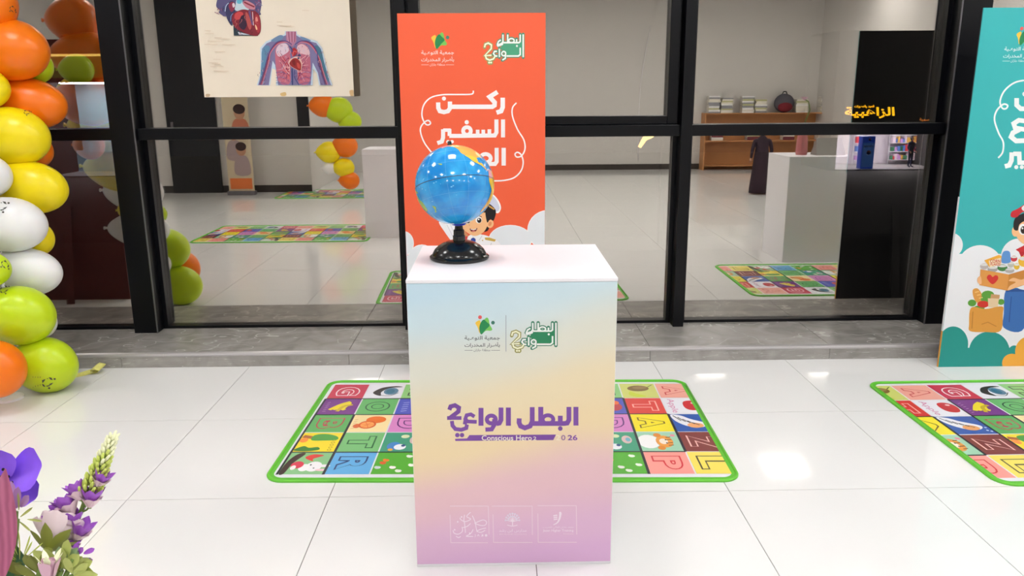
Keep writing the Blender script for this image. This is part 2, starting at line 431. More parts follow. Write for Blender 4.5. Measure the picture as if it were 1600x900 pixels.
# ---- ceiling lights
lp = on_z(1225, 729, -CEIL); LPX, LPY = lp.x, 2*GLASS_Y-lp.y
def ceiling_light(x, y, label):
    t = empty('ceiling_light', (x, y, CEIL-0.012), label, 'ceiling light', 'square ceiling LED panels')
    f = MB(); h = 0.3
    for a, b in (((-h, -h), (h, -h+0.02)), ((-h, h-0.02), (h, h)), ((-h, -h+0.02), (-h+0.02, h-0.02)), ((h-0.02, -h+0.02), (h, h-0.02))):
        f.box((x+a[0], y+a[1], CEIL-0.014), (x+b[0], y+b[1], CEIL-0.001))
    f.build('frame', WHITE, t)
    MB().box((x-h+0.02, y-h+0.02, CEIL-0.008), (x+h-0.02, y+h-0.02, CEIL-0.002)).build('diffuser', emit_mat('led_diffuser', (1.0, 0.985, 0.975), LIGHT), t)
ORD = ['first', 'second', 'third', 'fourth', 'fifth', 'sixth', 'seventh', 'eighth', 'ninth', 'tenth']
for row, y in (('added near the windows for brightness', LPY+3.0), ('above the photographer', LPY), ('towards the back wall', LPY-4.1)):  # window-side row is added to brighten the floor and podium top
    xs = [LPX+i*2.2 for i in range(-4, 2) if -6.4 < LPX+i*2.2 < 6.5]
    for i, x in enumerate(xs):
        if x < swx+0.4 and y < SW_Y+0.4: continue
        ceiling_light(x, y, 'square LED ceiling panel, %s from the left in the row %s' % (ORD[i], row))

# ================================================================== shared printed logos
GRN = c8(38, 130, 88); LGRN = c8(120, 196, 90); YEL = c8(243, 200, 70); OLIVE = c8(150, 148, 84)
def hero_logo(art, M, white, green, olive, fill, yel=None):
    wd = 24; ow = 52; yel = yel or white
    g_str = [[(1445,180),(1445,515)], [(1395,182),(1395,285),(1372,302),(1110,302)], [(1335,250),(1335,300)], [(1185,182),(1185,300)],
             [(1105,182),(1105,285),(1075,325),(1020,342)], [(1035,345),(1012,325),(1030,285),(1070,262)], [(1395,375),(1395,475),(1365,497),(1165,497)],
             [(1150,470),(1145,530),(1095,556)], [(1045,390),(1045,515)], [(1005,428),(962,430),(945,462),(975,497),(1012,497)]]
    o_str = [[(975,497),(945,540),(880,558),(825,535),(812,495)], [(795,372),(808,325),(858,308),(910,335),(908,390),(800,490),(912,487)]]
    for s_ in o_str: art.stroke(s_, ow, olive, 1, cap=True, M=M)
    art.ell(872, 592, 34, 34, olive, 1, M=M); art.ell(905, 592, 34, 34, olive, 1, M=M)
    for s_ in g_str: art.stroke(s_, ow, green, 2, cap=True, M=M)
    art.ring(1248, 272, 46, 30, ow, green, 2, M=M); art.ring(1118, 462, 34, 32, ow, green, 2, M=M); art.ell(1340, 350, 30, 30, green, 2, M=M)
    art.poly([(1095,320),(1440,290),(1440,500),(1160,490),(1060,385)], fill, 2.5, M=M)
    for s_ in g_str: art.stroke(s_, wd, white, 3, M=M)
    for s_ in o_str: art.stroke(s_, wd, yel, 3, M=M)
    art.ring(1248, 272, 46, 30, wd-2, white, 3, M=M); art.ring(1118, 462, 34, 32, wd-2, white, 3, M=M); art.ell(1340, 350, 16, 16, white, 3, M=M)
    art.stroke([(1090,320),(1020,342)], 40, white, 3, cap=True, M=M)
    art.ell(872, 592, 15, 15, yel, 3, M=M); art.ell(905, 592, 15, 15, yel, 3, M=M)
def star_logo(art, M, ink, red=True):
    art.blob([(262,190),(285,160),(332,150),(335,240),(325,335),(295,250)], YEL, 1, M=M)
    art.blob([(385,140),(430,105),(458,135),(472,205),(508,275),(485,298),(415,300),(345,352),(322,270),(340,190)], LGRN, 1.5, M=M)
    art.blob([(382,135),(430,172),(472,218),(415,280),(350,352),(320,275),(335,190)], c8(32, 134, 78), 2, M=M)
    if red: art.ell(330, 100, 28, 28, c8(222, 92, 92), 1, M=M)
    art.ell(520, 180, 27, 27, c8(60, 122, 104), 1, M=M)
    art.text(ar('جمعية التوعـية'), (103,372,622,446), ink, 1, 0.012, M=M)
    art.text(ar('بأضرار المخدرات'), (103,466,622,550), ink, 1, 0.012, M=M)
    art.text(ar('منطقة جازان'), (236,562,480,608), ink, 1, 0.0, M=M)
    art.stroke([(103,586),(222,586)], 5, ink, 1, M=M); art.stroke([(495,586),(622,586)], 5, ink, 1, M=M)

# ================================================================== PODIUM
PY, PD = 2.388, 0.585
PX0, PX1, PH = -0.287, 0.3735, 1.004
PODIUM_PRINT = bpy.data.materials.new('podium_gradient_print'); PODIUM_PRINT.use_nodes = True
def podium_gradient():
    nt = PODIUM_PRINT.node_tree; b = nt.nodes['Principled BSDF']; b.inputs['Roughness'].default_value = 0.4; b.inputs['Specular IOR Level'].default_value = 0.35
    tc = nt.nodes.new('ShaderNodeTexCoord'); sp = nt.nodes.new('ShaderNodeSeparateXYZ'); nt.links.new(tc.outputs['Generated'], sp.inputs[0])
    # slanted gradient: height shifted a little by x and by a soft noise
    n = nt.nodes.new('ShaderNodeTexNoise'); n.inputs['Scale'].default_value = 1.6; n.inputs['Detail'].default_value = 1; nt.links.new(tc.outputs['Generated'], n.inputs['Vector'])
    m1 = nt.nodes.new('ShaderNodeMath'); m1.operation = 'MULTIPLY_ADD'; m1.inputs[1].default_value = -0.14; nt.links.new(sp.outputs['X'], m1.inputs[0]); nt.links.new(sp.outputs['Z'], m1.inputs[2])
    m2 = nt.nodes.new('ShaderNodeMath'); m2.operation = 'MULTIPLY_ADD'; m2.inputs[1].default_value = 0.12; nt.links.new(n.outputs['Fac'], m2.inputs[0]); nt.links.new(m1.outputs[0], m2.inputs[2])
    r = nt.nodes.new('ShaderNodeValToRGB'); el = r.color_ramp.elements; r.color_ramp.interpolation = 'EASE'
    stops = [(0.0, (218, 176, 214)), (0.10, (221, 181, 211)), (0.28, (228, 190, 197)), (0.46, (236, 214, 172)), (0.60, (234, 218, 182)), (0.76, (222, 222, 208)), (0.92, (203, 224, 232)), (1.0, (196, 222, 236))]
    el[0].position = 0; el[0].color = (*c8(*stops[0][1]), 1); el[1].position = 1; el[1].color = (*c8(*stops[-1][1]), 1)
    for p, c in stops[1:-1]: e = el.new(p); e.color = (*c8(*c), 1)
    nt.links.new(m2.outputs[0], r.inputs[0]); nt.links.new(r.outputs[0], b.inputs['Base Color'])
podium_gradient()
def podium(x0, x1, y0, y1, h, label):
    t = empty('display_podium', ((x0+x1)/2, (y0+y1)/2, 0), label, 'podium')
    MB().box((x0, y0+0.003, 0.0), (x1, y1, h-0.012), 0.002).build('body', WHITE, t)
    MB().box((x0-0.001, y0, h-0.012), (x1+0.001, y1+0.001, h), 0.002).build('top_panel', WHITE, t)
    MB().box((x0+0.0015, y0, 0.012), (x1-0.0015, y0+0.003, h-0.0125)).build('front_print', PODIUM_PRINT, t, )
    return t
pod = podium(PX0, PX1, PY, PY+PD, PH, 'white podium with pastel gradient front carrying the globe')
PO, PU, PV = Vector((PX0, PY, 0)), Vector((1, 0, 0)), Vector((0, 0, 1))
PURP = c8(122, 74, 160)
m3 = plane_map(PO, PU, PV, crop(715, 485, 9.41))
a = Art(PO, PU, PV, m3); hero_logo(a, m3, c8(236, 240, 236), c8(56, 128, 100), OLIVE, GRN, c8(238, 238, 205)); a.build('hero_logo', pod, label='green and white Arabic logo with the numeral 2')
a = Art(PO, PU, PV, m3); star_logo(a, m3, c8(70, 72, 78)); a.build('association_logo', pod, label='green star emblem over two lines of dark Arabic')
a = Art(PO, PU, PV, m3); a.stroke([(711,70),(711,605)], 8, c8(140, 148, 158), 1); a.build('divider_line', pod)
m2_ = plane_map(PO, PU, PV, crop(690, 620, 6.957))
a = Art(PO, PU, PV, m2_)
for s_, wd in (([(1460,110),(1460,312)], 54), ([(1384,110),(1384,250),(1365,285),(1330,290),(985,290)], 52), ([(1290,205),(1290,290)], 52), ([(1078,110),(1078,290)], 54),
               ([(985,112),(985,268),(962,318),(905,338),(858,318),(842,280),(844,234)], 52), ([(726,116),(726,314)], 54), ([(646,116),(646,250),(628,285),(596,292)], 52),
               ([(572,240),(576,300),(545,352),(476,356)], 46), ([(428,120),(428,314)], 54), ([(358,215),(318,190),(272,200),(258,240),(282,268),(382,272)], 40),
               ([(262,248),(252,300)], 44), ([(276,300),(268,340),(215,358),(150,350),(118,312),(112,262)], 42), ([(84,142),(98,105),(145,92),(188,118),(182,160),(82,236)], 46), ([(60,230),(216,230)], 40)):
    a.stroke(s_, wd, PURP, 1)
a.ring(1156, 246, 58, 46, 42, PURP, 1); a.ring(540, 246, 48, 42, 44, PURP, 1)
a.ell(1290, 344, 25, 25, PURP, 1); a.ell(171, 416, 24, 24, PURP, 1); a.ell(222, 416, 24, 24, PURP, 1)
a.build('arabic_title', pod, label='bold purple Arabic title')
a = Art(PO, PU, PV, m2_)
a.poly([(302,416),(1244,410),(1214,470),(150,480),(146,456),(276,452)], PURP, 1)
a.text('Conscious Hero', (436,418,980,474), c8(240, 232, 215), 2, 0.012); a.text('2', (996,432,1030,470), c8(240, 232, 215), 2, 0.012)
a.text('2', (1242,414,1290,472), c8(240, 228, 206), 2, 0.015); a.text('0', (1300,414,1346,472), c8(150, 110, 160), 2, 0.015); a.text('26', (1370,414,1476,472), PURP, 2, 0.02)
a.build('english_title_bar', pod, label='purple bar reading Conscious Hero 2 and 2026')
m5 = plane_map(PO, PU, PV, crop(695, 780, 7.442)); FT = c8(242, 226, 238); FT2 = c8(236, 212, 224)
a = Art(PO, PU, PV, m5)
for s_ in ([(60,80),(505,80),(515,410)], [(60,180),(70,505),(500,505)]): a.stroke(s_, 8, FT2, 1)
for s_ in ([(300,150),(255,200),(300,230),(240,260),(190,240),(175,215)], [(320,190),(350,260),(365,330),(375,380)], [(345,280),(400,255),(450,240),(485,265),(470,300),(420,305),(360,285)], [(230,180),(222,240),(232,300),(240,390)],
           [(300,280),(260,315),(210,330)], [(480,335),(430,345),(375,370),(420,385),(470,360)], [(330,350),(300,400),(250,430),(330,432)], [(200,320),(205,370),(160,405),(110,395),(95,360)], [(130,430),(160,445),(185,432)]):
    a.stroke(s_, 9, FT, 1, smooth=True)
for x, y in ((115, 355), (150, 262), (195, 205), (290, 395), (440, 420)): a.ell(x, y, 9, 9, FT, 1)
a.text('J A Z', (345,405,450,440), FT, 1, 0.01); a.ell(480, 420, 15, 15, FT, 1)
a.build('sponsor_mark', pod, label='white calligraphy mark in a thin frame')
a = Art(PO, PU, PV, m5)
for s_ in ([(545,80),(1015,80),(1018,415)], [(560,175),(566,502),(1020,502)]): a.stroke(s_, 8, FT2, 1)
a.stroke([(787,305),(787,200)], 10, FT, 1)
for k in range(-4, 5):
    an = k*0.36; x1, y1 = 787+80*math.sin(an), 255-88*math.cos(an)
    a.stroke([(787,262),(x1,y1)], 6, FT, 1); a.ell(x1, y1, 13, 11, c8(226, 214, 230), 1.2)
    a.ell(787+52*math.sin(an), 250-52*math.cos(an), 11, 10, c8(226, 214, 230), 1.2)
a.stroke([(725,300),(787,312),(845,300)], 8, FT, 1, smooth=True)
a.text(ar('مدارس ابن رشد'), (630,345,950,388), FT, 1, 0.006); a.text('IBN RUSHD SCHOOLS', (635,398,950,415), FT2, 1, 0.0)
a.build('sponsor_mark', pod, label='white tree mark in a thin frame')
a = Art(PO, PU, PV, m5)
for s_ in ([(1080,75),(1528,75),(1534,410)], [(1082,165),(1086,500),(1535,500)]): a.stroke(s_, 8, FT2, 1)
a.stroke([(1345,160),(1335,220),(1310,270),(1262,298)], (30, 8), FT, 1, smooth=True)
for k in range(3): a.stroke([(1262+k*2,192+k*22),(1310,185+k*22)], 14, FT, 1)
a.ell(1342, 155, 13, 10, FT, 1)
a.text(ar('معهد جازان العالي للتدريب'), (1140,312,1496,345), FT, 1, 0.0); a.text('Jazan Higher Training', (1140,350,1496,384), FT, 1, 0.012); a.text('Institute', (1380,392,1496,410), FT2, 1, 0.0)
a.build('sponsor_mark', pod, label='white feather mark in a thin frame')

# ================================================================== GLOBE
gb = on_z(718, 404, PH); gb = Vector((gb.x, gb.y, PH))
gt = empty('desk_globe', gb, 'blue desk globe on a black plastic dome foot, standing on the podium', 'globe')
R = 0.1355
gc = on_y(710.5, 289, gb.y-0.005)
pole = Vector((-0.115, 0.31, 0.94)).normalized()
fr_ = MB().lathe([(0.1, 0), (0.104, 0.004), (0.104, 0.010), (0.099, 0.014), (0.095, 0.016), (0.093, 0.022), (0.086, 0.034), (0.074, 0.046), (0.058, 0.056), (0.042, 0.062), (0.024, 0.066)], gb, 48)
smooth_by_angle(fr_.build('foot', BLACK, gt))
neck_top = gc - Vector((0, 0, R*1.0))
nk = MB().lathe([(0.0215, 0.060), (0.0215, 0.082), (0.019, 0.084), (0.0185, 0.102), (0.0145, 0.105), (0.013, max(0.12, neck_top.z-gb.z-0.004))], (gb.x, gb.y, gb.z), 24)
smooth_by_angle(nk.build('neck', BLACK, gt))
smooth_by_angle(MB().lathe([(0.012, -0.008), (0.024, -0.004), (0.026, 0.0), (0.022, 0.005)], (gb.x+0.000, gb.y-0.004, neck_top.z+0.002), 24).build('collar', mat('blue_plastic', c8(28, 44, 170), 0.3), gt))
def ocean():
    m = mat('globe_ocean', c8(10, 150, 226), 0.12, coat=0.5); nt = m.node_tree; b = nt.nodes['Principled BSDF']
    tc = nt.nodes.new('ShaderNodeTexCoord'); n = nt.nodes.new('ShaderNodeTexNoise'); n.inputs['Scale'].default_value = 14; n.inputs['Detail'].default_value = 5
    nt.links.new(tc.outputs['Object'], n.inputs['Vector'])
    r = nt.nodes.new('ShaderNodeValToRGB'); e = r.color_ramp.elements
    e[0].position = 0.38; e[0].color = (*c8(0, 132, 214), 1); e[1].position = 0.68; e[1].color = (*c8(52, 178, 240), 1)
    nt.links.new(n.outputs['Fac'], r.inputs[0]); nt.links.new(r.outputs[0], b.inputs['Base Color']); return m
gs = MB().ball(gc, R, 64, 40).build('sphere', ocean(), gt, smooth=True)
# globe frame: lon 0 direction chosen so that lon -144 faces the camera
toc = (CAM-gc); e1 = (toc-pole*toc.dot(pole)).normalized(); e2 = pole.cross(e1)
LON0 = math.radians(-140)
def gp(lon, lat, k=1.0):
    lo = math.radians(lon)-LON0; la = math.radians(lat)
    return gc+(e1*math.cos(la)*math.cos(lo)+e2*math.cos(la)*math.sin(lo)+pole*math.sin(la))*R*k
def land(name, pts, color, k=1.004, label=None):
    bm = bmesh.new(); vs = [bm.verts.new((p[0], p[1], 0)) for p in cr(pts, 3, True)]
    bm.faces.new(vs); bmesh.ops.triangulate(bm, faces=bm.faces[:])
    for _ in range(4):
        lg = [e for e in bm.edges if e.calc_length() > 7]
        if not lg: break
        bmesh.ops.subdivide_edges(bm, edges=lg, cuts=1); bmesh.ops.triangulate(bm, faces=[f for f in bm.faces if len(f.verts) > 3])
    bm.verts.index_update(); mb = MB(); mb.add([gp(v.co.x, v.co.y, k) for v in bm.verts], [[v.index for v in f.verts] for f in bm.faces]); bm.free()
    o = mb.build(name, color, gs, smooth=True)
    return o
LY = mat('map_yellow', c8(243, 200, 66), 0.2, coat=0.4, noise=0.12, nscale=40); LO = mat('map_orange', c8(240, 176, 84), 0.2, coat=0.4, noise=0.1, nscale=40)
LP = mat('map_pink', c8(232, 168, 178), 0.2, coat=0.4); LG = mat('map_green', c8(170, 200, 90), 0.2, coat=0.4); LT = mat('map_shelf', c8(120, 205, 245), 0.15, coat=0.4)
land('continent', [(-165,66),(-155,71),(-130,70),(-110,70),(-95,72),(-82,68),(-92,60),(-82,54),(-78,62),(-65,58),(-56,52),(-66,45),(-75,38),(-81,30),(-81,25),(-85,30),(-97,27),(-97,20),(-90,19),(-88,15),(-83,10),(-79,8.5),(-84,9),(-92,14.5),(-105,20),(-110,25),(-115,31),(-122,37),(-124,46),(-132,56),(-148,60),(-160,56),(-164,60)], LO)
land('continent', [(-97,27),(-97,20),(-90,19),(-88,15),(-83,10),(-84,9),(-92,14.5),(-105,20),(-112,27),(-117,32),(-107,31)], LY, 1.006)
land('continent', [(-165,66),(-155,71),(-141,70),(-141,60),(-150,60),(-160,56),(-164,60)], LP, 1.006)
land('continent', [(-79,8),(-72,12),(-60,9),(-50,1),(-36,-6),(-40,-20),(-50,-28),(-58,-38),(-66,-46),(-69,-54),(-75,-50),(-73,-38),(-70,-20),(-77,-12),(-81,-5)], LY)
land('continent', [(-70,-18),(-66,-25),(-66,-46),(-69,-54),(-75,-50),(-73,-38)], LO, 1.006)
land('continent', [(-79,8),(-72,12),(-66,2),(-74,-2),(-80,-1)], LP, 1.006)
land('continent', [(114,-22),(122,-17),(131,-12),(137,-15),(142,-11),(146,-19),(153,-26),(150,-37),(140,-38),(130,-32),(116,-34)], LG)
land('island', [(172,-35),(178,-38),(175,-41.5),(170,-46),(167,-45.5),(172,-41)], LG)
land('island', [(132,-1),(141,-3),(150,-10),(140,-8)], LG)
land('island', [(-161,22),(-155,20.5),(-156,18.8),(-160,21)], LG)
random.seed(3)
for k in range(14):
    lo, la = random.uniform(155, 230), random.uniform(-30, 5); lo = lo if lo < 180 else lo-360
    q = random.uniform(0.7, 1.6); land('island', [(lo-q, la), (lo, la+q*0.6), (lo+q, la), (lo, la-q*0.6)], LT)
land('icecap', [(x, -68+4*math.sin(x*0.09)) for x in range(-180, 180, 18)], LT, 1.003) if False else None
seam = MB().tube([gp(x, 0, 1.001) for x in range(-180, 181, 5)], 0.0013, 6).build('equator_seam', mat('seam_dark', c8(20, 56, 92), 0.4), gs)
for la in (-45, -22.5, 22.5, 45):
    MB().tube([gp(x, la, 1.0) for x in range(-180, 181, 6)], 0.00035, 4).build('graticule', LT, gs)
for lo in range(-180, 180, 30):
    MB().tube([gp(lo, x, 1.0) for x in range(-75, 76, 6)], 0.00035, 4).build('graticule', LT, gs)
tp = gc+pole*R
MB().lathe([(0.009, -0.004), (0.009, 0.006), (0.007, 0.0075), (0.007, 0.016), (0.0055, 0.018)], tp, 16, pole).build('axis_pin', BLACK, gt)

# ================================================================== BANNERS
def satin(name, rgb, rough=0.38): return mat(name, rgb, rough, spec=0.45)
def board(name, x0, x1, y, h, face, edge, label, strut_x):
    t = empty(name, ((x0+x1)/2, y, 0), label, 'banner')
    MB().box((x0, y, 0.0), (x1, y+0.006, h)).build('front_sheet', face, t)
    MB().box((x0, y+0.006, 0.0), (x1, y+0.013, h)).build('backing_board', BACKING, t)
    s = MB()   # folding strut at the back
    s.add([(strut_x-0.03, y+0.0135, 0.75), (strut_x+0.03, y+0.0135, 0.75), (strut_x+0.03, y+0.15, 0.0), (strut_x-0.03, y+0.15, 0.0),
           (strut_x-0.03, y+0.0185, 0.76), (strut_x+0.03, y+0.0185, 0.76), (strut_x+0.03, y+0.158, 0.0), (strut_x-0.03, y+0.158, 0.0)],
          [(0,1,2,3), (7,6,5,4), (0,4,5,1), (1,5,6,2), (2,6,7,3), (3,7,4,0)])
    s.build('strut', BACKING, t)
    return t
BY = 4.34
bx0 = on_y(620.5, 24, BY).x; bx1 = on_y(852.5, 21, BY).x; bh = on_y(730, 20.5, BY).z
ORANGE = satin('orange_print', c8(240, 98, 62))
ob = board('display_banner', bx0, bx1, BY, bh, ORANGE, ORANGE, 'tall orange display banner with white Arabic lettering behind the podium', (bx0+bx1)/2)
BO = Vector((bx0, BY, 0)); XU = Vector((1, 0, 0)); ZV = Vector((0, 0, 1)); BC = (0.0005, 0.0005, bx1-bx0-0.0005, bh-0.0005)
WT = c8(244, 240, 242)
mt = plane_map(BO, XU, ZV, crop(650, 130, 6.0))
def lettering(M, O, strokes, rings, dots, colr, parent, name, label, clip=None):
    a = Art(O, XU, ZV, M, clip)
    for s_, wd in strokes: a.stroke(s_, wd, colr, 1)
    for r_ in rings: a.ring(*r_, colr, 1)
    for d_ in dots: a.ell(*d_, d_[2], colr, 1) if len(d_) == 3 else a.ell(*d_, colr, 1)
    return a.build(name, parent, label=label)
L1 = [([(813,136),(813,225),(798,262),(755,276)], 42), ([(764,82),(690,128),(738,180),(736,208),(715,221),(325,221)], 42), ([(318,172),(318,235),(300,262),(262,271),(224,262),(209,232),(208,180)], 40)]
lettering(mt, BO, L1, [], [(262, 144, 19)], WT, ob, 'title_line', 'white Arabic first word')
L2 = [([(816,340),(816,508)], 38), ([(754,340),(754,462),(738,490),(420,494),(312,494)], 38), ([(688,432),(688,490)], 34), ([(631,436),(631,490)], 34), ([(578,436),(578,490)], 34),
      ([(314,430),(314,494)], 36), ([(254,432),(254,510),(242,548),(200,562)], 38), ([(325,440),(255,440)], 32)]
lettering(mt, BO, L2, [(478, 448, 36, 36, 36)], [(476, 366, 20), (300, 549, 16), (338, 549, 16)], WT, ob, 'title_line', 'white Arabic second word')
L3 = [([(822,606),(822,772)], 40), ([(756,606),(756,735),(740,757),(560,757),(300,757)], 38), ([(598,712),(598,757)], 34), ([(500,705),(460,690),(425,705),(445,735),(520,757)], 32), ([(330,700),(330,757)], 34), ([(340,706),(262,706),(262,775),(250,812),(210,826)], 36)]
lettering(mt, BO, L3, [(652, 704, 48, 40, 36)], [(462, 640, 18), (312, 812, 15), (350, 812, 15)], WT, ob, 'title_line', 'white Arabic third word partly behind the globe')
a = Art(BO, XU, ZV, mt)
a.stroke([(538,70),(522,102),(400,106),(250,108),(140,135),(75,200),(55,290),(75,362),(108,392),(136,376),(118,350),(85,362),(46,410),(45,470),(80,560),(150,655),(200,720)], 13, WT, 1, smooth=True)
a.build('flourish', ob, label='thin white looped line left of the lettering')
a = Art(BO, XU, ZV, mt)
a.stroke([(942,184),(905,230),(905,310),(950,430),(1010,530),(1022,615),(990,680),(945,692),(928,665),(952,648),(986,672),(1005,740),(985,820),(920,885),(820,912),(700,915)], 13, WT, 1, smooth=True)
a.build('flourish', ob, label='thin white looped line right of the lettering')
m4 = plane_map(BO, XU, ZV, lambda x, y: (645+(322+0.782*x)/8.42, 40+(-47+0.9*y)/8.42))
a = Art(BO, XU, ZV, m4); hero_logo(a, m4, c8(240, 244, 240), c8(70, 140, 108), c8(150, 160, 96), c8(72, 160, 122), c8(246, 244, 214)); a.build('hero_logo', ob, label='green and white Arabic logo with the numeral 2')
m4b = plane_map(BO, XU, ZV, lambda x, y: (645+(26+0.83*x)/8.42, 40+(-4+0.887*y)/8.42))
a = Art(BO, XU, ZV, m4b); star_logo(a, m4b, c8(250, 226, 220), red=False); a.build('association_logo', ob, label='green star emblem over two lines of white Arabic')
# clouds and the young captain at the foot of the banner
mc = plane_map(BO, XU, ZV, crop(680, 290, 8.18)); CLD = c8(228, 234, 240)
a = Art(BO, XU, ZV, mc, BC)
def cloudset(a, ells, colr, lay, edge=None):
    for e in ells:
        if edge: a.ell(e[0], e[1], e[2]+8, e[3]+8, edge, lay)
    for e in ells: a.ell(*e, colr, lay+0.5)
cloudset(a, [(960,690,270,180), (1440,570,255,250), (-400,740,120,150), (-170,960,180,200), (300,1100,320,200)], CLD, 1, c8(248, 246, 248))
a.poly([(-520,900),(1480,780),(1480,3000),(-520,3000)], CLD, 1.5)
a.build('cloud_print', ob)
a = Art(BO, XU, ZV, mc, BC)
for e in ((-330,1900,240,260), (180,1960,330,250), (760,1990,300,230), (1280,1930,330,290)): a.ell(*e, c8(232, 92, 60), 2, n=40)
a.poly([(-520,1950),(1480,1950),(1480,3000),(-520,3000)], c8(232, 92, 60), 2)
a.build('cloud_print', ob, label='orange printed clouds at the foot of the banner')
a = Art(BO, XU, ZV, mc, BC); SK = c8(246, 192, 140); HAIR = c8(30, 26, 30)
a.blob([(50,455),(240,470),(250,700),(215,715),(120,590)], c8(240, 240, 246), 3); a.stroke([(150,500),(225,650)], 5, c8(190, 194, 206), 3.3); a.stroke([(190,490),(240,600)], 5, c8(190, 194, 206), 3.3)
a.blob([(230,330),(190,230),(250,120),(420,60),(640,80),(740,112),(812,195),(842,285),(806,352),(740,330),(600,250),(400,250)], c8(250, 248, 250), 3)
a.blob([(330,820),(430,640),(600,626),(800,720),(860,900),(840,1300),(760,1700),(640,1720),(560,1400),(480,1720),(360,1700),(310,1300)], c8(236, 238, 244), 3.4)
a.blob([(250,330),(300,290),(480,270),(640,300),(640,345),(450,320),(300,370)], HAIR, 4.2); a.ell(430, 300, 40, 26, c8(206, 172, 84), 4.4)
a.blob([(310,520),(300,420),(340,340),(400,340),(370,420),(350,500)], HAIR, 4.1); a.ell(415, 448, 34, 40, c8(250, 250, 250), 4.3); a.ell(422, 454, 24, 28, HAIR, 4.5)
for q in range(4): a.ell(560, 820+q*120, 12, 12, c8(206, 172, 84), 4.2)
a.blob([(350,1690),(470,1690),(480,1780),(330,1780)], HAIR, 3.8); a.blob([(640,1700),(770,1690),(800,1780),(640,1780)], HAIR, 3.8)
a.blob([(570,190),(640,110),(735,130),(795,205),(822,285),(795,330),(740,310),(600,250)], c8(206, 212, 232), 3.3)
a.blob([(640,330),(680,240),(730,260),(775,320),(765,400),(740,450),(705,430),(665,475),(640,410)], HAIR, 3.6)
a.stroke([(690,262),(750,300)], 20, c8(214, 160, 84), 3.9, cap=True)
a.blob([(690,520),(672,575),(620,588),(640,540)], HAIR, 3.6)
a.blob([(430,640),(600,626),(720,664),(790,700),(835,800),(560,830),(380,800)], c8(242, 242, 246), 3.6)
a.blob([(340,480),(420,440),(560,355),(635,340),(662,430),(668,500),(630,580),(560,630),(490,642),(420,606),(365,560)], SK, 4)
a.ell(705, 490, 42, 52, SK, 4.1, 0.3); a.ell(700, 488, 20, 30, c8(228, 150, 100), 4.3, 0.3)
a.blob([(640,340),(665,300),(690,420),(664,470)], HAIR, 4.4)
a.ell(556, 438, 40, 44, c8(250, 250, 250), 4.3); a.ell(563, 444, 28, 32, HAIR, 4.5); a.ell(556, 432, 9, 10, c8(250, 250, 250), 4.7)
a.stroke([(515,415),(545,388),(595,400)], 9, HAIR, 4.6, smooth=True); a.stroke([(395,478),(425,466)], 8, HAIR, 4.6); a.stroke([(430,495),(440,512)], 5, c8(205, 130, 90), 4.6)
a.blob([(442,548),(490,560),(538,542),(522,580),(485,592),(455,580)], c8(120, 40, 40), 4.5); a.stroke([(455,556),(490,564),(525,554)], 9, c8(252, 250, 250), 4.7); a.ell(490, 582, 20, 8, c8(228, 120, 120), 4.7)
a.stroke([(480,650),(520,720),(560,790)], 5, c8(180, 184, 196), 4); a.stroke([(600,640),(560,700)], 5, c8(180, 184, 196), 4); a.stroke([(700,780),(720,730)], 5, c8(180, 184, 196), 4)
a.poly([(632,664),(690,662),(776,690),(762,716),(700,704),(640,692)], c8(206, 172, 84), 4.2)
a.ell(486, 696, 32, 30, c8(36, 72, 160), 4.2); a.ell(605, 700, 8, 8, c8(206, 172, 84), 4.2); a.blob([(570,780),(640,765),(660,800),(575,800)], c8(206, 172, 84), 4.2)
a.blob([(350,560),(395,600),(420,640),(400,690),(370,660)], c8(214, 150, 104), 3.8); a.poly([(375,650),(415,645),(410,690),(380,692)], c8(206, 60, 60), 4.1)
a.build('captain_print', ob, label='printed cartoon boy in a white captain uniform')

# ---- teal banner at the right
TY = 4.335; tx0 = on_y(1465, 573, TY).x+0.004; tx1 = tx0+(bx1-bx0)*1.01; th = on_y(1560, 12, TY).z
TEAL = satin('teal_print', c8(56, 180, 182), 0.34)
tb = board('display_banner', tx0, tx1, TY, th, TEAL, TEAL, 'tall teal display banner at the right edge with clouds and groceries', (tx0+tx1)/2)
TO = Vector((tx0, TY, 0)); TC = (0.0005, 0.0005, tx1-tx0-0.0005, th-0.0005)
MB().box((tx0-0.0022, TY, 0.0), (tx0-0.0002, TY+0.013, 0.22)).build('edge_band', mat('orange_edge', c8(226, 160, 60), 0.5), tb)
MB().box((tx0-0.0022, TY, 0.2205), (tx0-0.0002, TY+0.013, 1.0)).build('edge_band', mat('white_edge', c8(226, 228, 232), 0.5), tb)
# the same two logos, placed as on the orange banner
dv = th-bh
def shift(M, du, dv_): return lambda x, y: (M(x, y)[0]+du, M(x, y)[1]+dv_)
k0 = plane_map(TO, XU, ZV)(1569, 80); k1 = m4b(103, 400)
ms = shift(m4b, k0[0]-k1[0], plane_map(TO, XU, ZV)(1569, 76)[1]-m4b(103, 400)[1])
a = Art(TO, XU, ZV, ms, TC); star_logo(a, ms, c8(232, 246, 246)); a.build('association_logo', tb, label='star emblem over two lines of white Arabic')
ms2 = shift(m4, k0[0]-k1[0]-0.01, k0[1]-k1[1])
a = Art(TO, XU, ZV, ms2, TC); hero_logo(a, ms2, c8(240, 244, 240), c8(40, 120, 100), c8(150, 160, 96), c8(60, 150, 120)); a.build('hero_logo', tb)
mu = plane_map(TO, XU, ZV, crop(1540, 20, 3.467))
TW = c8(242, 248, 248)
lettering(mu, TO, [([(168,462),(168,500),(190,520),(300,520),(300,470)], 25)], [], [(212, 440, 13), (248, 440, 13)], TW, tb, 'title_line', 'end of a white Arabic word', TC)
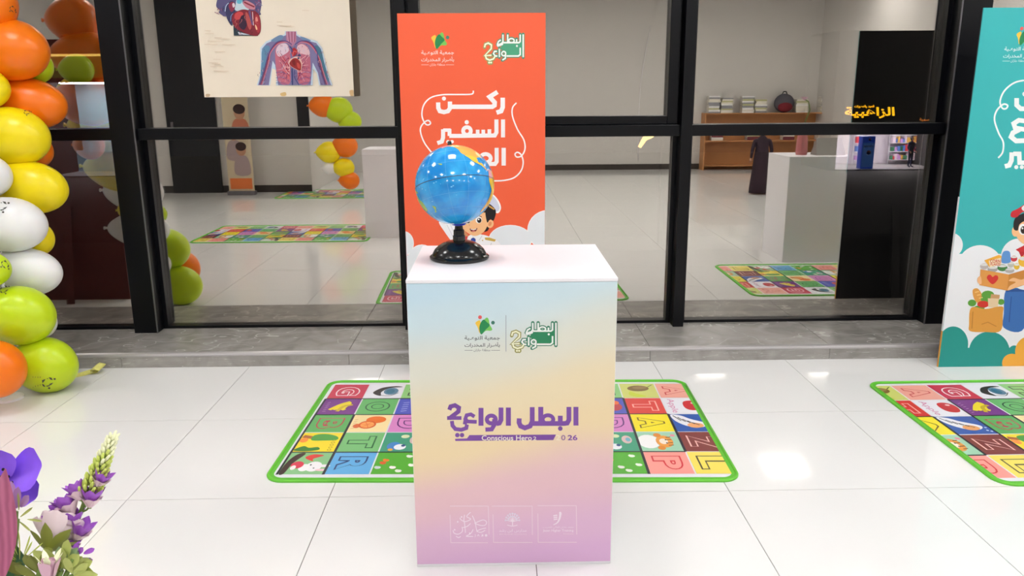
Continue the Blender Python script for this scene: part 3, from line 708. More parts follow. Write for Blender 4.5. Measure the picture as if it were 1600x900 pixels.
lettering(mu, TO, [([(225,588),(180,582),(152,600),(160,624),(212,632)], 25), ([(185,632),(148,650),(138,672),(165,694),(230,692)], 26)], [], [], TW, tb, 'title_line', 'end of a white Arabic word', TC)
lettering(mu, TO, [([(142,756),(140,800),(128,826),(104,832)], 25), ([(150,764),(182,764),(184,812),(250,812)], 24)], [], [(166, 836, 11), (196, 836, 11)], TW, tb, 'title_line', 'end of a white Arabic word', TC)
a = Art(TO, XU, ZV, mu, TC)
a.stroke([(300,360),(208,366),(150,382),(100,425),(78,480),(90,516),(110,519),(119,502),(95,496),(60,530),(48,580),(70,650),(95,700),(92,755),(68,786)], 9, TW, 1, smooth=True)
a.build('flourish', tb)
ml = plane_map(TO, XU, ZV, crop(1440, 290, 3.0)); TCL = c8(34, 150, 142); OCL = c8(240, 172, 62)
a = Art(TO, XU, ZV, ml, TC)
for e in ((135,278,58,58), (275,385,108,106), (455,340,85,92), (640,330,110,110)): a.ell(*e, c8(238, 240, 246), 1, n=40)
a.poly([(50,320),(900,320),(900,800),(50,800)], c8(238, 240, 246), 1)
a.build('cloud_print', tb)
a = Art(TO, XU, ZV, ml, TC)
for e in ((148,742,70,82), (317,780,96,96), (434,815,40,66)): a.ell(*e, TCL, 2, n=40)
a.poly([(40,760),(900,760),(900,900),(40,900)], TCL, 2)
for e in ((500,780,62,72), (423,832,46,44), (352,858,22,8)): a.ell(*e, OCL, 2.5, n=40)
a.poly([(420,800),(900,790),(900,900),(420,900)], OCL, 2.5)
a.build('cloud_print', tb, label='teal and orange printed clouds')
a = Art(TO, XU, ZV, ml, TC)
# paper bag of groceries
a.blob([(240,488),(262,482),(280,505),(290,535),(280,550),(258,548),(242,520)], c8(226, 160, 76), 3)
for k in range(3): a.stroke([(250+k*9,500+k*14),(268+k*9,496+k*14)], 4, c8(250, 206, 130), 3.4)
for e in ((236,550,20,16), (310,512,30,20), (300,530,24,20), (372,545,16,14), (270,572,26,10)): a.ell(*e, c8(92, 160, 62), 3.2, n=16)
a.ell(288, 556, 28, 16, c8(214, 54, 44), 3.4); a.poly([(310,528),(362,530),(356,572),(312,570)], c8(232, 206, 168), 3.4); a.poly([(325,508),(366,512),(364,530),(322,528)], c8(206, 160, 110), 3.5)
a.blob([(232,572),(300,578),(376,566),(380,600),(370,680),(300,686),(228,682),(222,650)], c8(224, 158, 70), 3.6)
a.stroke([(240,590),(235,670)], 4, c8(190, 124, 50), 3.8); a.stroke([(280,650),(310,640),(350,660)], 4, c8(196, 130, 54), 3.8)
a.build('grocery_bag_print', tb, label='printed paper bag with bread and vegetables')
a = Art(TO, XU, ZV, ml, TC)
# boy with a box
JE = c8(58, 112, 184)
a.blob([(395,490),(470,480),(640,482),(690,490),(700,668),(600,678),(560,560),(530,560),(470,680),(385,666),(385,600)], JE, 3); a.stroke([(420,520),(410,640)], 4, c8(36, 80, 150), 3.3); a.stroke([(395,492),(690,486)], 12, c8(40, 84, 150), 3.3)
a.blob([(400,350),(440,300),(520,290),(620,300),(680,360),(680,490),(460,485),(430,420)], c8(240, 242, 248), 3.4)
a.poly([(440,300),(480,280),(560,285),(520,320),(470,320)], c8(206, 44, 54), 3.7); a.poly([(455,310),(485,310),(470,345)], c8(190, 34, 46), 3.8)
a.ell(528, 205, 92, 82, SK, 3.8, n=36); a.ell(438, 215, 16, 24, SK, 3.7)
a.blob([(430,200),(440,150),(500,125),(580,130),(620,170),(610,200),(570,160),(500,160),(460,180),(450,210)], HAIR, 4)
a.blob([(418,145),(422,122),(450,108),(520,70),(600,90),(632,150),(560,128),(480,122),(445,148)], c8(206, 44, 54), 4.2); a.blob([(470,100),(520,72),(545,100),(520,122),(480,120)], c8(238, 238, 240), 4.4)
for ex in (474, 582): a.ell(ex, 205, 20, 26, c8(252, 252, 252), 4.2); a.ell(ex+2, 208, 13, 18, c8(44, 30, 26), 4.4); a.ell(ex-2, 200, 4, 5, c8(252, 252, 252), 4.6); a.stroke([(ex-22,168),(ex,158),(ex+20,166)], 6, HAIR, 4.4, smooth=True)
a.blob([(500,245),(530,252),(560,245),(545,268),(515,268)], c8(130, 44, 40), 4.3)
# cans and packets, then the box itself
for (x, y, rx, ry, cc) in ((293,378,20,14,c8(188,178,176)), (332,392,24,14,c8(170,166,166)), (378,385,24,16,c8(70,130,70)), (412,398,22,12,c8(186,182,180)), (418,370,16,14,c8(196,198,190)), (445,378,14,16,c8(228,188,60)), (478,355,26,26,c8(240,186,60)), (432,342,16,14,c8(206,60,70))): a.ell(x, y, rx, ry, cc, 4.6, n=16); a.ell(x, y-ry*0.5, rx*0.85, ry*0.35, c8(226, 226, 226), 4.8, n=14)
a.poly([(293,350),(362,324),(374,330),(372,368),(318,382)], c8(240, 176, 60), 4.9); a.poly([(314,352),(370,338),(372,370),(320,382)], c8(244, 224, 190), 5)
a.text('CORN', (320,346,368,362), c8(206, 60, 44), 5.2, 0.02); a.text('FLAKES', (322,363,368,375), c8(206, 60, 44), 5.2, 0.02)
a.blob([(375,330),(385,308),(410,308),(416,332),(414,360),(376,362)], c8(96, 150, 216), 4.9)
a.poly([(275,392),(408,416),(400,492),(270,466)], c8(226, 156, 78), 5.4); a.poly([(408,416),(560,372),(556,440),(400,492)], c8(206, 136, 60), 5.3)
a.blob([(331,462),(306,436),(310,420),(322,418),(332,428),(344,420),(356,424),(356,440)], c8(216, 54, 52), 5.7)
a.blob([(262,432),(276,424),(280,458),(268,460),(260,448)], SK, 5.8)
a.blob([(560,372),(600,400),(520,450),(460,470),(420,486),(402,490),(412,470),(440,452),(408,446),(430,432),(470,440),(510,412)], SK, 5.9)
a.build('boy_print', tb, label='printed cartoon boy in a red cap holding a box of food')

# ---- third banner left of the frame; only its dark back shows, mirrored in the left window
b3x = -2.96
RBACK = mat('shaded_red_backing', c8(92, 18, 8), 0.5)  # red of the back print, with the shade of its unlit side in the colour
b3 = board('display_banner', b3x-0.83, b3x, 3.93, 2.0, satin('red_print', c8(206, 60, 44)), None, 'tall banner left of the frame whose dark red back is mirrored in the left window', b3x-0.4)
for ch in b3.children:
    if ch.name.startswith(('backing_board', 'strut')): ch.data.materials[0] = RBACK

# ================================================================== ANATOMY POSTER
QY = 4.952
p0 = on_y(319.5, 152, QY); p1 = on_y(553.5, 152.5, QY); ptop = 2.42
pw = p1.x-p0.x
pt = empty('anatomy_poster', ((p0.x+p1.x)/2, QY, p0.z), 'cream paper poster of a heart and a torso hung on the window', 'poster')
PAPER = mat('aged_cream_paper', c8(238, 226, 208), 0.7, noise=0.035, nscale=7)
sh = MB(); n = 10   # slightly waved sheet with thickness
for k in range(n+1):
    x = p0.x+pw*k/n; yy = QY+0.003*math.sin(k*1.1)
    for z in (p0.z, ptop): sh.v += [Vector((x, yy, z)), Vector((x, yy+0.0015, z))]
for k in range(n):
    b = k*4; c = b+4
    sh.f += [(b, c, c+2, b+2), (b+1, b+3, c+3, c+1), (b+2, c+2, c+3, b+3), (b, b+1, c+1, c)]
sh.f += [(0, 2, 3, 1), (n*4, n*4+1, n*4+3, n*4+2)]
sheet = sh.build('paper_sheet', PAPER, pt, smooth=False)
AO = Vector((p0.x, QY-0.0042, p0.z))
mp = plane_map(AO, XU, ZV, crop(390, 35, 7.5)); AC = (0.001, 0.001, pw-0.001, ptop-p0.z-0.002)
a = Art(AO, XU, ZV, mp, AC, step=0.0002)
DB, MBl, LB = c8(58, 74, 118), c8(96, 140, 176), c8(196, 214, 230)
sil = [(85,738),(125,600),(130,420),(125,300),(190,225),(330,165),(412,140),(415,104),(552,104),(556,140),(640,180),(790,220),(850,300),(880,430),(915,580),(972,738),(815,738),(790,600),(745,540),(738,738),(310,738),(320,560),(265,540),(240,738)]
a.poly(sil, LB, 1)
a.poly([(100,735),(140,590),(150,430),(145,310),(200,245),(330,190),(425,150),(430,110),(540,110),(545,150),(630,200),(780,240),(835,310),(862,440),(895,580),(955,735),(830,735),(800,590),(740,470),(715,735),(335,735),(300,500),(270,450),(225,735)], c8(126, 118, 160), 2)
a.blob([(140,440),(145,330),(195,270),(240,300),(200,400),(175,600),(120,720),(130,600)], MBl, 3); a.blob([(868,440),(840,330),(790,270),(750,300),(800,400),(840,560),(930,700),(900,560)], c8(70, 116, 140), 3)
a.blob([(250,215),(350,150),(400,170),(340,225)], c8(110, 138, 176), 3); a.blob([(590,170),(640,175),(720,215),(640,215)], c8(110, 138, 176), 3)
a.poly([(425,106),(545,106),(550,220),(500,290),(430,220)], c8(176, 120, 150), 3)
for k in range(6): a.stroke([(435+k*20,108),(455+k*14,230)], 6, c8(150, 52, 78) if k % 2 else c8(206, 150, 170), 3.5)
a.blob([(300,400),(310,300),(380,245),(450,270),(480,400),(480,560),(470,715),(360,715),(320,600)], c8(196, 108, 130), 3.5); a.blob([(710,420),(690,300),(630,250),(560,270),(560,420),(560,560),(580,715),(690,715),(715,580)], c8(192, 104, 128), 3.5)
a.blob([(310,330),(350,260),(430,250),(460,330),(400,380),(340,400)], c8(222, 200, 214), 4); a.blob([(560,280),(620,255),(690,310),(700,380),(620,370),(560,340)], c8(224, 186, 196), 4)
random.seed(5)
for k in range(44):   # vessels branching over the lungs and ribs
    s_ = 1 if k % 2 else -1; x = 515+s_*random.uniform(60, 190); y = random.uniform(360, 720)
    pts = [(515+s_*50, random.uniform(380, 520)+k*4)]
    for q in range(3): pts.append((pts[-1][0]+(x-pts[0][0])/3+random.uniform(-10, 10), pts[-1][1]+(y-pts[0][1])/3+random.uniform(-16, 16)))
    a.stroke(pts, (9, 3), random.choice([c8(176, 46, 66), c8(226, 110, 110), c8(134, 40, 86), c8(240, 190, 190)]), 4.5+0.02*k, smooth=True)
for s_ in (-1, 1):
    for q, cc in ((0, c8(140, 44, 70)), (14, c8(206, 120, 140)), (-14, c8(86, 70, 130))):
        a.stroke([(515+s_*20,260),(515+s_*90,225+q*0.4),(515+s_*190,245+q),(515+s_*270,345+q),(515+s_*300+q,450),(515+s_*(330)+q,560),(515+s_*385+q,730)], (13, 9), cc, 5.6, smooth=True)
for k in range(6):
    for s_ in (-1, 1): a.stroke([(515+s_*205,560+k*30),(515+s_*140,548+k*32),(515+s_*70,580+k*30)], 5, c8(90, 84, 150) if k % 2 else c8(216, 130, 150), 5.4, smooth=True)
for k in range(150):   # fine tissue texture
    if k % 3: x, y = 515+random.choice([-1, 1])*random.uniform(15, 185), random.uniform(250, 700)
    else:
        y = random.uniform(300, 715); sd = random.choice([-1, 1]); x = 515+sd*(300+(y-300)*0.20+random.uniform(-55, 55))
    q = random.uniform(12, 34); a.stroke([(x, y), (x+random.uniform(-8, 8), y+q*0.5), (x+random.uniform(-14, 14), y+q)], (5, 2), random.choice([c8(120, 34, 70), c8(232, 160, 170), c8(70, 66, 120), c8(176, 196, 222), c8(160, 60, 84), c8(92, 40, 90)]), 5.0+0.003*k, smooth=True)
a.stroke([(500,540),(505,735)], 16, c8(58, 66, 120), 5.7); a.stroke([(530,560),(528,640),(580,735)], 10, c8(76, 70, 128), 5.7, smooth=True)
a.blob([(490,350),(500,310),(530,300),(560,330),(545,380),(510,395)], c8(170, 36, 46), 6); a.stroke([(505,400),(520,340),(556,350)], 12, c8(214, 90, 90), 6.2, smooth=True); a.stroke([(470,280),(495,310),(500,350)], 14, c8(64, 66, 126), 6.1, smooth=True)
a.blob([(455,470),(480,430),(560,400),(610,450),(615,520),(598,572),(530,545),(475,505)], c8(232, 190, 180), 6.1)
a.blob([(470,475),(510,425),(560,425),(602,475),(606,530),(595,566),(540,545),(485,510)], c8(150, 34, 36), 6.4); a.blob([(500,455),(530,440),(540,500),(515,500)], c8(120, 20, 24), 6.7); a.blob([(560,470),(592,500),(588,545),(560,520)], c8(196, 70, 62), 6.7)
a.ell(585, 385, 18, 14, c8(56, 62, 104), 6.5); a.ell(575, 420, 12, 12, c8(60, 70, 110), 6.5)
a.build('torso_print', pt, label='printed blue and red torso with blood vessels')
mh = plane_map(AO, XU, ZV, crop(330, 0, 12.86))
a = Art(AO, XU, ZV, mh, AC, step=0.0002)
a.blob([(100,120),(150,-60),(300,-200),(600,-260),(850,-200),(1000,0),(1005,130),(985,240),(990,300),(800,330),(300,330),(220,300),(150,250),(170,205)], c8(84, 78, 122), 1)
for k in range(26):
    x, y = random.choice([random.uniform(120, 300), random.uniform(860, 985)]), random.uniform(-150, 270)
    a.stroke([(x, y), (x+random.uniform(-40, 60), y+random.uniform(-60, 60)), (x+random.uniform(-60, 60), y+random.uniform(-60, 60))], 14, random.choice([c8(48, 52, 92), c8(140, 70, 110), c8(130, 130, 170), c8(60, 90, 140)]), 1.5+0.02*k)
a.poly([(445,520),(455,715),(940,722),(940,600)], c8(30, 52, 66), 1.6); a.poly([(535,640),(780,700),(560,696)], c8(206, 214, 226), 2.2)
a.blob([(290,230),(330,80),(420,20),(500,100),(480,250),(430,330),(420,520),(330,400)], c8(52, 52, 92), 2); a.blob([(350,120),(400,40),(470,60),(470,180),(400,240)], c8(136, 40, 70), 2.4); a.blob([(425,80),(460,60),(480,120),(440,150)], c8(226, 206, 214), 2.6)
a.blob([(490,100),(520,-30),(620,-60),(640,80),(760,190),(600,230),(480,200)], c8(196, 214, 224), 2.5); a.blob([(520,60),(530,-80),(620,-90),(610,60)], c8(96, 178, 206), 2.7)
a.blob([(640,60),(700,10),(860,90),(880,180),(800,190),(700,150)], c8(200, 130, 146), 2.7); a.stroke([(660,40),(760,90),(870,140)], 30, c8(134, 30, 50), 2.9, smooth=True)
a.blob([(420,420),(430,290),(520,230),(640,190),(780,210),(900,230),(970,320),(1000,480),(990,640),(930,715),(840,715),(640,650),(490,560)], c8(128, 28, 46), 3.2)
a.blob([(480,280),(560,235),(640,260),(620,350),(520,400),(470,360)], c8(200, 66, 70), 3.5); a.blob([(600,330),(680,320),(720,480),(660,600),(560,520)], c8(52, 26, 56), 3.5); a.blob([(690,260),(740,280),(810,480),(780,600),(720,480)], c8(186, 80, 76), 3.6)
a.stroke([(770,220),(790,330),(830,500)], (46, 30), c8(96, 74, 122), 3.8, smooth=True); a.stroke([(830,240),(840,380),(850,510)], 14, c8(232, 200, 206), 4, smooth=True)
a.blob([(880,320),(930,300),(975,420),(980,600),(940,660),(880,540)], c8(168, 44, 56), 3.7); a.blob([(880,500),(910,520),(930,590),(900,590)], c8(240, 190, 150), 4); a.blob([(890,360),(920,340),(940,420),(900,430)], c8(226, 140, 130), 4)
a.stroke([(280,230),(300,120),(350,60)], 14, c8(190, 204, 226), 3, smooth=True); a.stroke([(390,430),(400,320),(440,270)], 12, c8(126, 150, 196), 3.9, smooth=True)
for k in range(16): x = random.uniform(450, 960); y = random.uniform(300, 640); a.stroke([(x, y), (x+random.uniform(-30, 30), y+40), (x+random.uniform(-50, 50), y+90)], (10, 3), random.choice([c8(220, 120, 110), c8(84, 14, 34), c8(160, 60, 90)]), 4.1+0.02*k, smooth=True)
a.build('heart_print', pt, label='printed dark red anatomical heart')
a = Art(AO, XU, ZV, plane_map(AO, XU, ZV), AC, step=0.0002)
for k in range(30):
    x = random.choice([random.uniform(312, 350), random.uniform(415, 530)]); y = random.uniform(5, 130)
    if 395 < x < 525 and y > 42: continue
    a.stroke([(x, y), (x+random.uniform(8, 26), y+0.3)], 0.9, c8(226, 208, 186), 1)
a.blob([(438,146),(446,144),(447,149),(440,150)], c8(216, 180, 120), 1); a.blob([(546,142),(552,141),(552,150),(548,150)], c8(216, 180, 130), 1); a.blob([(322,147),(328,147),(327,151),(322,151)], c8(196, 170, 140), 1)
a.build('faint_caption_print', pt)['kind'] = 'stuff'

# ================================================================== ALPHABET MATS
MW, MH, MT = 1.985, 1.19, 0.006; CW, RH = 0.197, 0.2165
GREEN_EDGE = mat('green_piping', c8(104, 200, 56), 0.45); NAVY = c8(26, 30, 44)
def rrect(w_, h_, r, n=8):
    out = []
    for cx, cy, a0 in ((w_/2-r, h_/2-r, 0), (-w_/2+r, h_/2-r, 90), (-w_/2+r, -h_/2+r, 180), (w_/2-r, -h_/2+r, 270)):
        for k in range(n+1): t = math.radians(a0+90*k/n); out.append((cx+r*math.cos(t), cy+r*math.sin(t)))
    return out
def letter(a, ch, x, y, line, fill):
    m = 0.034; box = (x+m, y+RH-m-0.008, x+CW-m, y+m+0.008)
    a.text(ch, box, line, 3, 0.075, turn=True); s_ = 0.0125
    a.text(ch, (box[0]+s_*0.6, box[1]-s_*0.6, box[2]-s_*0.6, box[3]+s_*0.6), fill, 4, 0.032, turn=True)
def cell(a, kind, x, y):
    E = lambda cx, cy, rx, ry, c, l=3, rot=0: a.ell(x+CW*cx, y+RH*cy, CW*rx, RH*ry, c, l, rot, n=18)
    B = lambda pts, c, l=3: a.blob([(x+CW*p, y+RH*q) for p, q in pts], c, l)
    S = lambda pts, wd, c, l=3: a.stroke([(x+CW*p, y+RH*q) for p, q in pts], wd, c, l, smooth=True)
    bg, L = {'Q': (c8(206,40,78), (c8(250,236,240),)), 'O': (c8(104,188,108), (c8(30,84,50),)), 'B': (c8(92,180,96), (c8(190,70,80),)), 'T': (c8(120,194,120), (c8(30,100,54),)), 'R': (c8(98,178,232), (c8(24,54,120),)),
             'H': (c8(146,210,132), (c8(28,56,40),)), 'D': (c8(222,140,206), (c8(96,30,120),)), 'Tr': (c8(224,62,56), (c8(250,190,180),)), 'A': (c8(248,232,40), (c8(120,100,30),)), 'P': (c8(248,160,150), (c8(212,40,48),)),
             'Ap': (c8(248,176,160), (c8(206,50,60),)), 'Z': (c8(128,52,50), (c8(246,196,190),)), 'L': (c8(246,226,100), (c8(80,70,44),))}.get(kind, (None, None))
    i = 0.0035
    def bgc(c): a.poly([(x+i, y+i), (x+CW-i, y+i), (x+CW-i, y+RH-i), (x+i, y+RH-i)], c, 2)
    if bg:
        bgc(bg); letter(a, 'G' if kind == 'Q' else kind[0], x, y, L[0], bg); 
        if kind == 'B': E(0.42, 0.62, 0.07, 0.05, L[0], 5); E(0.42, 0.38, 0.07, 0.05, L[0], 5)
    elif kind == 'banana':
        bgc(c8(120, 44, 140))
        for q in range(5): S([(0.72, 0.8-q*0.02), (0.5+q*0.03, 0.62-q*0.06), (0.28+q*0.1, 0.3)], 0.022, c8(240, 220, 40), 3+q*0.05); 
        S([(0.82, 0.62), (0.6, 0.5), (0.5, 0.2)], 0.02, c8(206, 180, 30), 3.4)
        for q in range(6): S([(0.12, 0.2+q*0.11), (0.2, 0.22+q*0.11)], 0.004, c8(206, 160, 220), 3)
    elif kind == 'eye':
        bgc(c8(236, 238, 246)); B([(0.2, 0.45), (0.4, 0.75), (0.75, 0.86), (0.95, 0.8), (0.6, 0.72), (0.42, 0.45), (0.45, 0.2), (0.28, 0.28)], c8(34, 24, 28)); E(0.68, 0.5, 0.2, 0.24, c8(90, 130, 160)); E(0.66, 0.5, 0.12, 0.16, c8(40, 110, 140), 3.5); S([(0.45, 0.22), (0.7, 0.2), (0.9, 0.4)], 0.005, NAVY, 3.5)
    elif kind == 'orange':
        bgc(c8(252, 230, 170)); E(0.62, 0.7, 0.25, 0.2, c8(240, 120, 40)); E(0.45, 0.42, 0.22, 0.22, c8(226, 96, 30), 3.2); E(0.45, 0.42, 0.17, 0.17, c8(250, 170, 90), 3.4); E(0.2, 0.35, 0.09, 0.12, c8(230, 110, 60), 3.1)
        for q in range(6): S([(0.45, 0.42), (0.45+0.16*math.cos(q), 0.42+0.16*math.sin(q))], 0.004, c8(236, 120, 50), 3.6)
        for q in range(6): S([(0.08, 0.2+q*0.1), (0.16, 0.22+q*0.1)], 0.004, c8(220, 150, 100), 3)
    elif kind == 'tree':
        bgc(c8(250, 226, 40)); S([(0.05, 0.8), (0.35, 0.72), (0.5, 0.72)], 0.03, c8(180, 100, 40)); B([(0.3, 0.6), (0.3, 0.85), (0.55, 0.92), (0.85, 0.8), (0.9, 0.62), (0.6, 0.58)], c8(70, 160, 60), 3.2); B([(0.02, 0.1), (0.2, 0.3), (0.35, 0.22), (0.55, 0.25), (0.6, 0.12), (0.3, 0.05)], c8(50, 130, 50)); E(0.12, 0.6, 0.1, 0.12, c8(250, 150, 60), 3.1)
        for q in range(5): a.ring(x+CW*0.84, y+RH*(0.12+q*0.12), 0.008, 0.008, 0.003, c8(170, 150, 40), 3, n=8)
    elif kind == 'rabbit':
        bgc(c8(140, 200, 140)); B([(0.03, 0.05), (0.06, 0.6), (0.2, 0.93), (0.36, 0.93), (0.2, 0.5), (0.14, 0.05)], c8(60, 36, 34), 2.5); E(0.7, 0.35, 0.18, 0.22, c8(246, 244, 248)); E(0.92, 0.38, 0.14, 0.06, c8(246, 240, 246), 3.1); E(0.9, 0.2, 0.13, 0.05, c8(250, 210, 220), 3.1); E(0.5, 0.3, 0.12, 0.16, c8(250, 248, 250), 3.2); E(0.32, 0.42, 0.14, 0.16, c8(220, 50, 80), 3.3); B([(0.4, 0.75), (0.55, 0.9), (0.8, 0.85), (0.6, 0.7), (0.62, 0.58)], c8(226, 60, 56), 3.4); E(0.62, 0.42, 0.02, 0.03, NAVY, 3.6); E(0.72, 0.28, 0.02, 0.02, NAVY, 3.6); E(0.26, 0.3, 0.06, 0.1, c8(250, 240, 240), 3.5)
    elif kind == 'blue':
        bgc(c8(78, 92, 196)); E(0.7, 0.45, 0.2, 0.25, c8(196, 50, 60)); E(0.75, 0.7, 0.1, 0.12, c8(240, 120, 60), 3.2)
        for q in range(5): S([(0.15, 0.2+q*0.13), (0.3, 0.24+q*0.13)], 0.006, c8(180, 190, 240), 3)
    elif kind == 'teal':
        bgc(c8(60, 160, 126)); E(0.3, 0.3, 0.16, 0.2, c8(70, 140, 210)); E(0.45, 0.25, 0.14, 0.14, c8(240, 244, 250), 3.2); E(0.52, 0.32, 0.05, 0.06, c8(30, 70, 130), 3.4); E(0.5, 0.78, 0.1, 0.09, c8(226, 236, 190)); E(0.75, 0.6, 0.12, 0.2, c8(220, 190, 190)); E(0.78, 0.6, 0.06, 0.1, c8(110, 180, 200), 3.3); E(0.25, 0.12, 0.06, 0.06, c8(240, 180, 60), 3.3)
    elif kind == 'meadow':
        bgc(c8(84, 178, 50))
        for p, q, c in ((0.2, 0.5, c8(230, 90, 40)), (0.12, 0.3, c8(200, 210, 220)), (0.25, 0.62, c8(240, 130, 50)), (0.75, 0.8, c8(240, 248, 236)), (0.6, 0.15, c8(240, 248, 236)), (0.85, 0.4, c8(240, 248, 236)), (0.45, 0.3, c8(246, 240, 240))): E(p, q, 0.07, 0.06, c); E(p-0.04, q+0.02, 0.04, 0.05, c, 3.2)
    elif kind == 'mango':
        bgc(c8(214, 220, 120)); E(0.5, 0.65, 0.3, 0.2, c8(130, 104, 50), 3, 0.1); E(0.55, 0.7, 0.2, 0.1, c8(160, 130, 80), 3.2, 0.1); B([(0.2, 0.2), (0.25, 0.45), (0.4, 0.3), (0.65, 0.12), (0.4, 0.08)], c8(206, 220, 60), 3.1); S([(0.78, 0.75), (0.92, 0.9)], 0.006, c8(90, 110, 40), 3.1)
    elif kind == 'apple':
        bgc(c8(238, 238, 246)); B([(0.5, 0.5), (0.55, 0.75), (0.75, 0.82), (0.92, 0.7), (0.95, 0.45), (0.85, 0.25), (0.68, 0.22), (0.55, 0.3)], c8(206, 30, 44)); E(0.78, 0.66, 0.06, 0.05, c8(250, 210, 210), 3.3)
        a.text('Apple', (x+CW*0.1, y+RH*0.92, x+CW*0.32, y+RH*0.08), c8(216, 120, 170), 3, 0.0, turn=True)
    elif kind == 'fish':
        bgc(c8(44, 92, 178)); B([(0.05, 0.95), (0.1, 0.6), (0.35, 0.3), (0.7, 0.25), (0.85, 0.45), (0.5, 0.7), (0.3, 0.9)], c8(240, 240, 246)); E(0.55, 0.35, 0.2, 0.14, c8(240, 170, 110), 3.3)
        for q in range(5): S([(0.1+q*0.1, 0.9-q*0.1), (0.25+q*0.1, 0.6-q*0.06)], 0.006, NAVY, 3.5)
        for p, q in ((0.85, 0.2), (0.9, 0.35), (0.92, 0.15)): E(p, q, 0.03, 0.03, c8(190, 214, 240), 3.2)
    elif kind == 'tiger':
        bgc(c8(164, 214, 184)); E(0.25, 0.5, 0.26, 0.34, c8(246, 246, 246)); E(0.62, 0.5, 0.2, 0.3, c8(236, 160, 70), 3.2); E(0.6, 0.5, 0.1, 0.14, c8(250, 236, 220), 3.5); E(0.5, 0.82, 0.09, 0.1, c8(226, 140, 50), 3.3); E(0.5, 0.18, 0.09, 0.1, c8(226, 140, 50), 3.3)
        for q in (0.3, 0.42, 0.58, 0.7): S([(0.68, q), (0.8, q+0.02)], 0.007, c8(120, 70, 30), 3.6)
        E(0.66, 0.42, 0.02, 0.03, NAVY, 3.8); E(0.66, 0.58, 0.02, 0.03, NAVY, 3.8); E(0.86, 0.8, 0.06, 0.06, c8(240, 150, 170), 3.4)
COLS = {'M': ['mango', 'Tr', 'A', 'tiger', 'P'], 'N': ['Ap', 'apple', 'fish', 'Z', 'L'], 'G': ['Q', 'banana', 'B', 'tree', 'rabbit'], 'E': ['eye', 'O', 'orange', 'T', 'R'], 'H': ['H', 'blue', 'D', 'teal', 'meadow']}
def alphabet_mat(order, x_first, label):
    t = empty('alphabet_mat', (0, 0, 0), label, 'play mat')
    out = rrect(MW, MH, 0.075); n = len(out)
    b = MB(); b.add([(x, y, 0) for x, y in out]+[(x, y, MT) for x, y in out], [tuple(range(n-1, -1, -1)), tuple(range(n, 2*n))]+[(i, (i+1) % n, (i+1) % n+n, i+n) for i in range(n)])
    b.build('foam_pad', mat('green_vinyl', c8(96, 192, 52), 0.45), t)
    MB().tube([(x, y, MT*0.7) for x, y in out]+[(out[0][0], out[0][1], MT*0.7)], 0.0075, 8).build('piping', GREEN_EDGE, t, smooth=True)
    W2, H2 = MW-0.046, MH-0.056
    a = Art((0, 0, MT), (1, 0, 0), (0, 1, 0), None, (-W2/2, -H2/2, W2/2, H2/2), step=0.0002)
    a.poly(rrect(W2, H2, 0.045), c8(232, 234, 240), 1)
    y0 = -2.5*RH
    for ci, k in enumerate(order):
        x = -W2/2+x_first+ci*CW
        if x > W2/2-0.01: break
        for ri, kind in enumerate(COLS[k]): cell(a, kind, x, y0+(4-ri)*RH)
        for ri, v in ((1, 1), (2, 1), (4, 1)):
            if k in 'GEH' or (k == 'M' and ri != 1) : a.stroke([(x, y0+(5-ri)*RH), (x+CW, y0+(5-ri)*RH)], 0.010, NAVY, 5)
        if k == 'M': a.stroke([(x+CW, y0+4*RH-RH), (x+CW, y0+RH)], 0.012, NAVY, 5); a.stroke([(x, y0), (x, y0+4*RH)], 0.012, NAVY, 5)
        if k == 'G': a.stroke([(x, y0), (x, y0+4*RH)], 0.010, NAVY, 5); a.stroke([(x+CW, y0), (x+CW, y0+3*RH)], 0.012, NAVY, 5)
    a.build('printed_sheet', t, PRINT_SOFT)
    return t
random.seed(9)
mat1 = alphabet_mat('GEHMNGEHMN', 0.015, 'green-edged alphabet play mat lying on the floor behind the podium')
mat1.location = (0.022, 3.588, 0.0); mat1.rotation_euler = (0, 0, math.radians(-1.7))
mat2 = alphabet_mat('MNGEHMNGEHM', -0.115, 'green-edged alphabet play mat cut off by the right edge of the picture')
mat2.location = (3.03, 3.49, 0.0); mat2.rotation_euler = (0, 0, math.radians(0.2))

# ================================================================== BALLOONS
def latex(name, rgb): return mat(name, rgb, 0.3, spec=0.45, sss=0.35)
LAT = {'orange': latex('latex_orange', c8(252, 126, 8)), 'yellow': latex('latex_yellow', c8(250, 226, 16)), 'lime': latex('latex_lime', c8(198, 224, 26)), 'white': latex('latex_white', c8(240, 240, 240)), 'red': latex('latex_red', c8(176, 34, 16))}
INK = mat('grey_ink', c8(70, 72, 66), 0.5)
def balloon_mesh():
    mb = MB(); n, m = 32, 20; vs = []; fs = []
    def pr(t):    # long axis +X (crown), neck towards -X
        c = -math.cos(t); r = math.sin(t)
        if c < 0: c *= 1.0+0.22*(-c)**3; r *= 1.0-0.10*(-math.cos(t) < -0.5)*((0.5-math.cos(math.pi-t))*0 + (math.cos(t)-0.5))
        return c, r
    for j in range(m+1):
        c, r = pr(math.pi*(0.02+0.98*j/m))
        for k in range(n): a_ = 2*math.pi*k/n; vs.append((c, r*math.cos(a_), r*math.sin(a_)))
    for j in range(m):
        for k in range(n): p = j*n+k; q = j*n+(k+1) % n; fs.append((p, p+n, q+n, q))
    fs.append(tuple(range(n))); mb.add(vs, fs); return mb
def knot_mesh():
    return MB().lathe([(0.05, 0.0), (0.045, 0.05), (0.07, 0.08), (0.045, 0.11), (0.10, 0.17), (0.09, 0.18)], (-1.17, 0, 0), 12, Vector((-1, 0, 0)))
_bm = _km = None
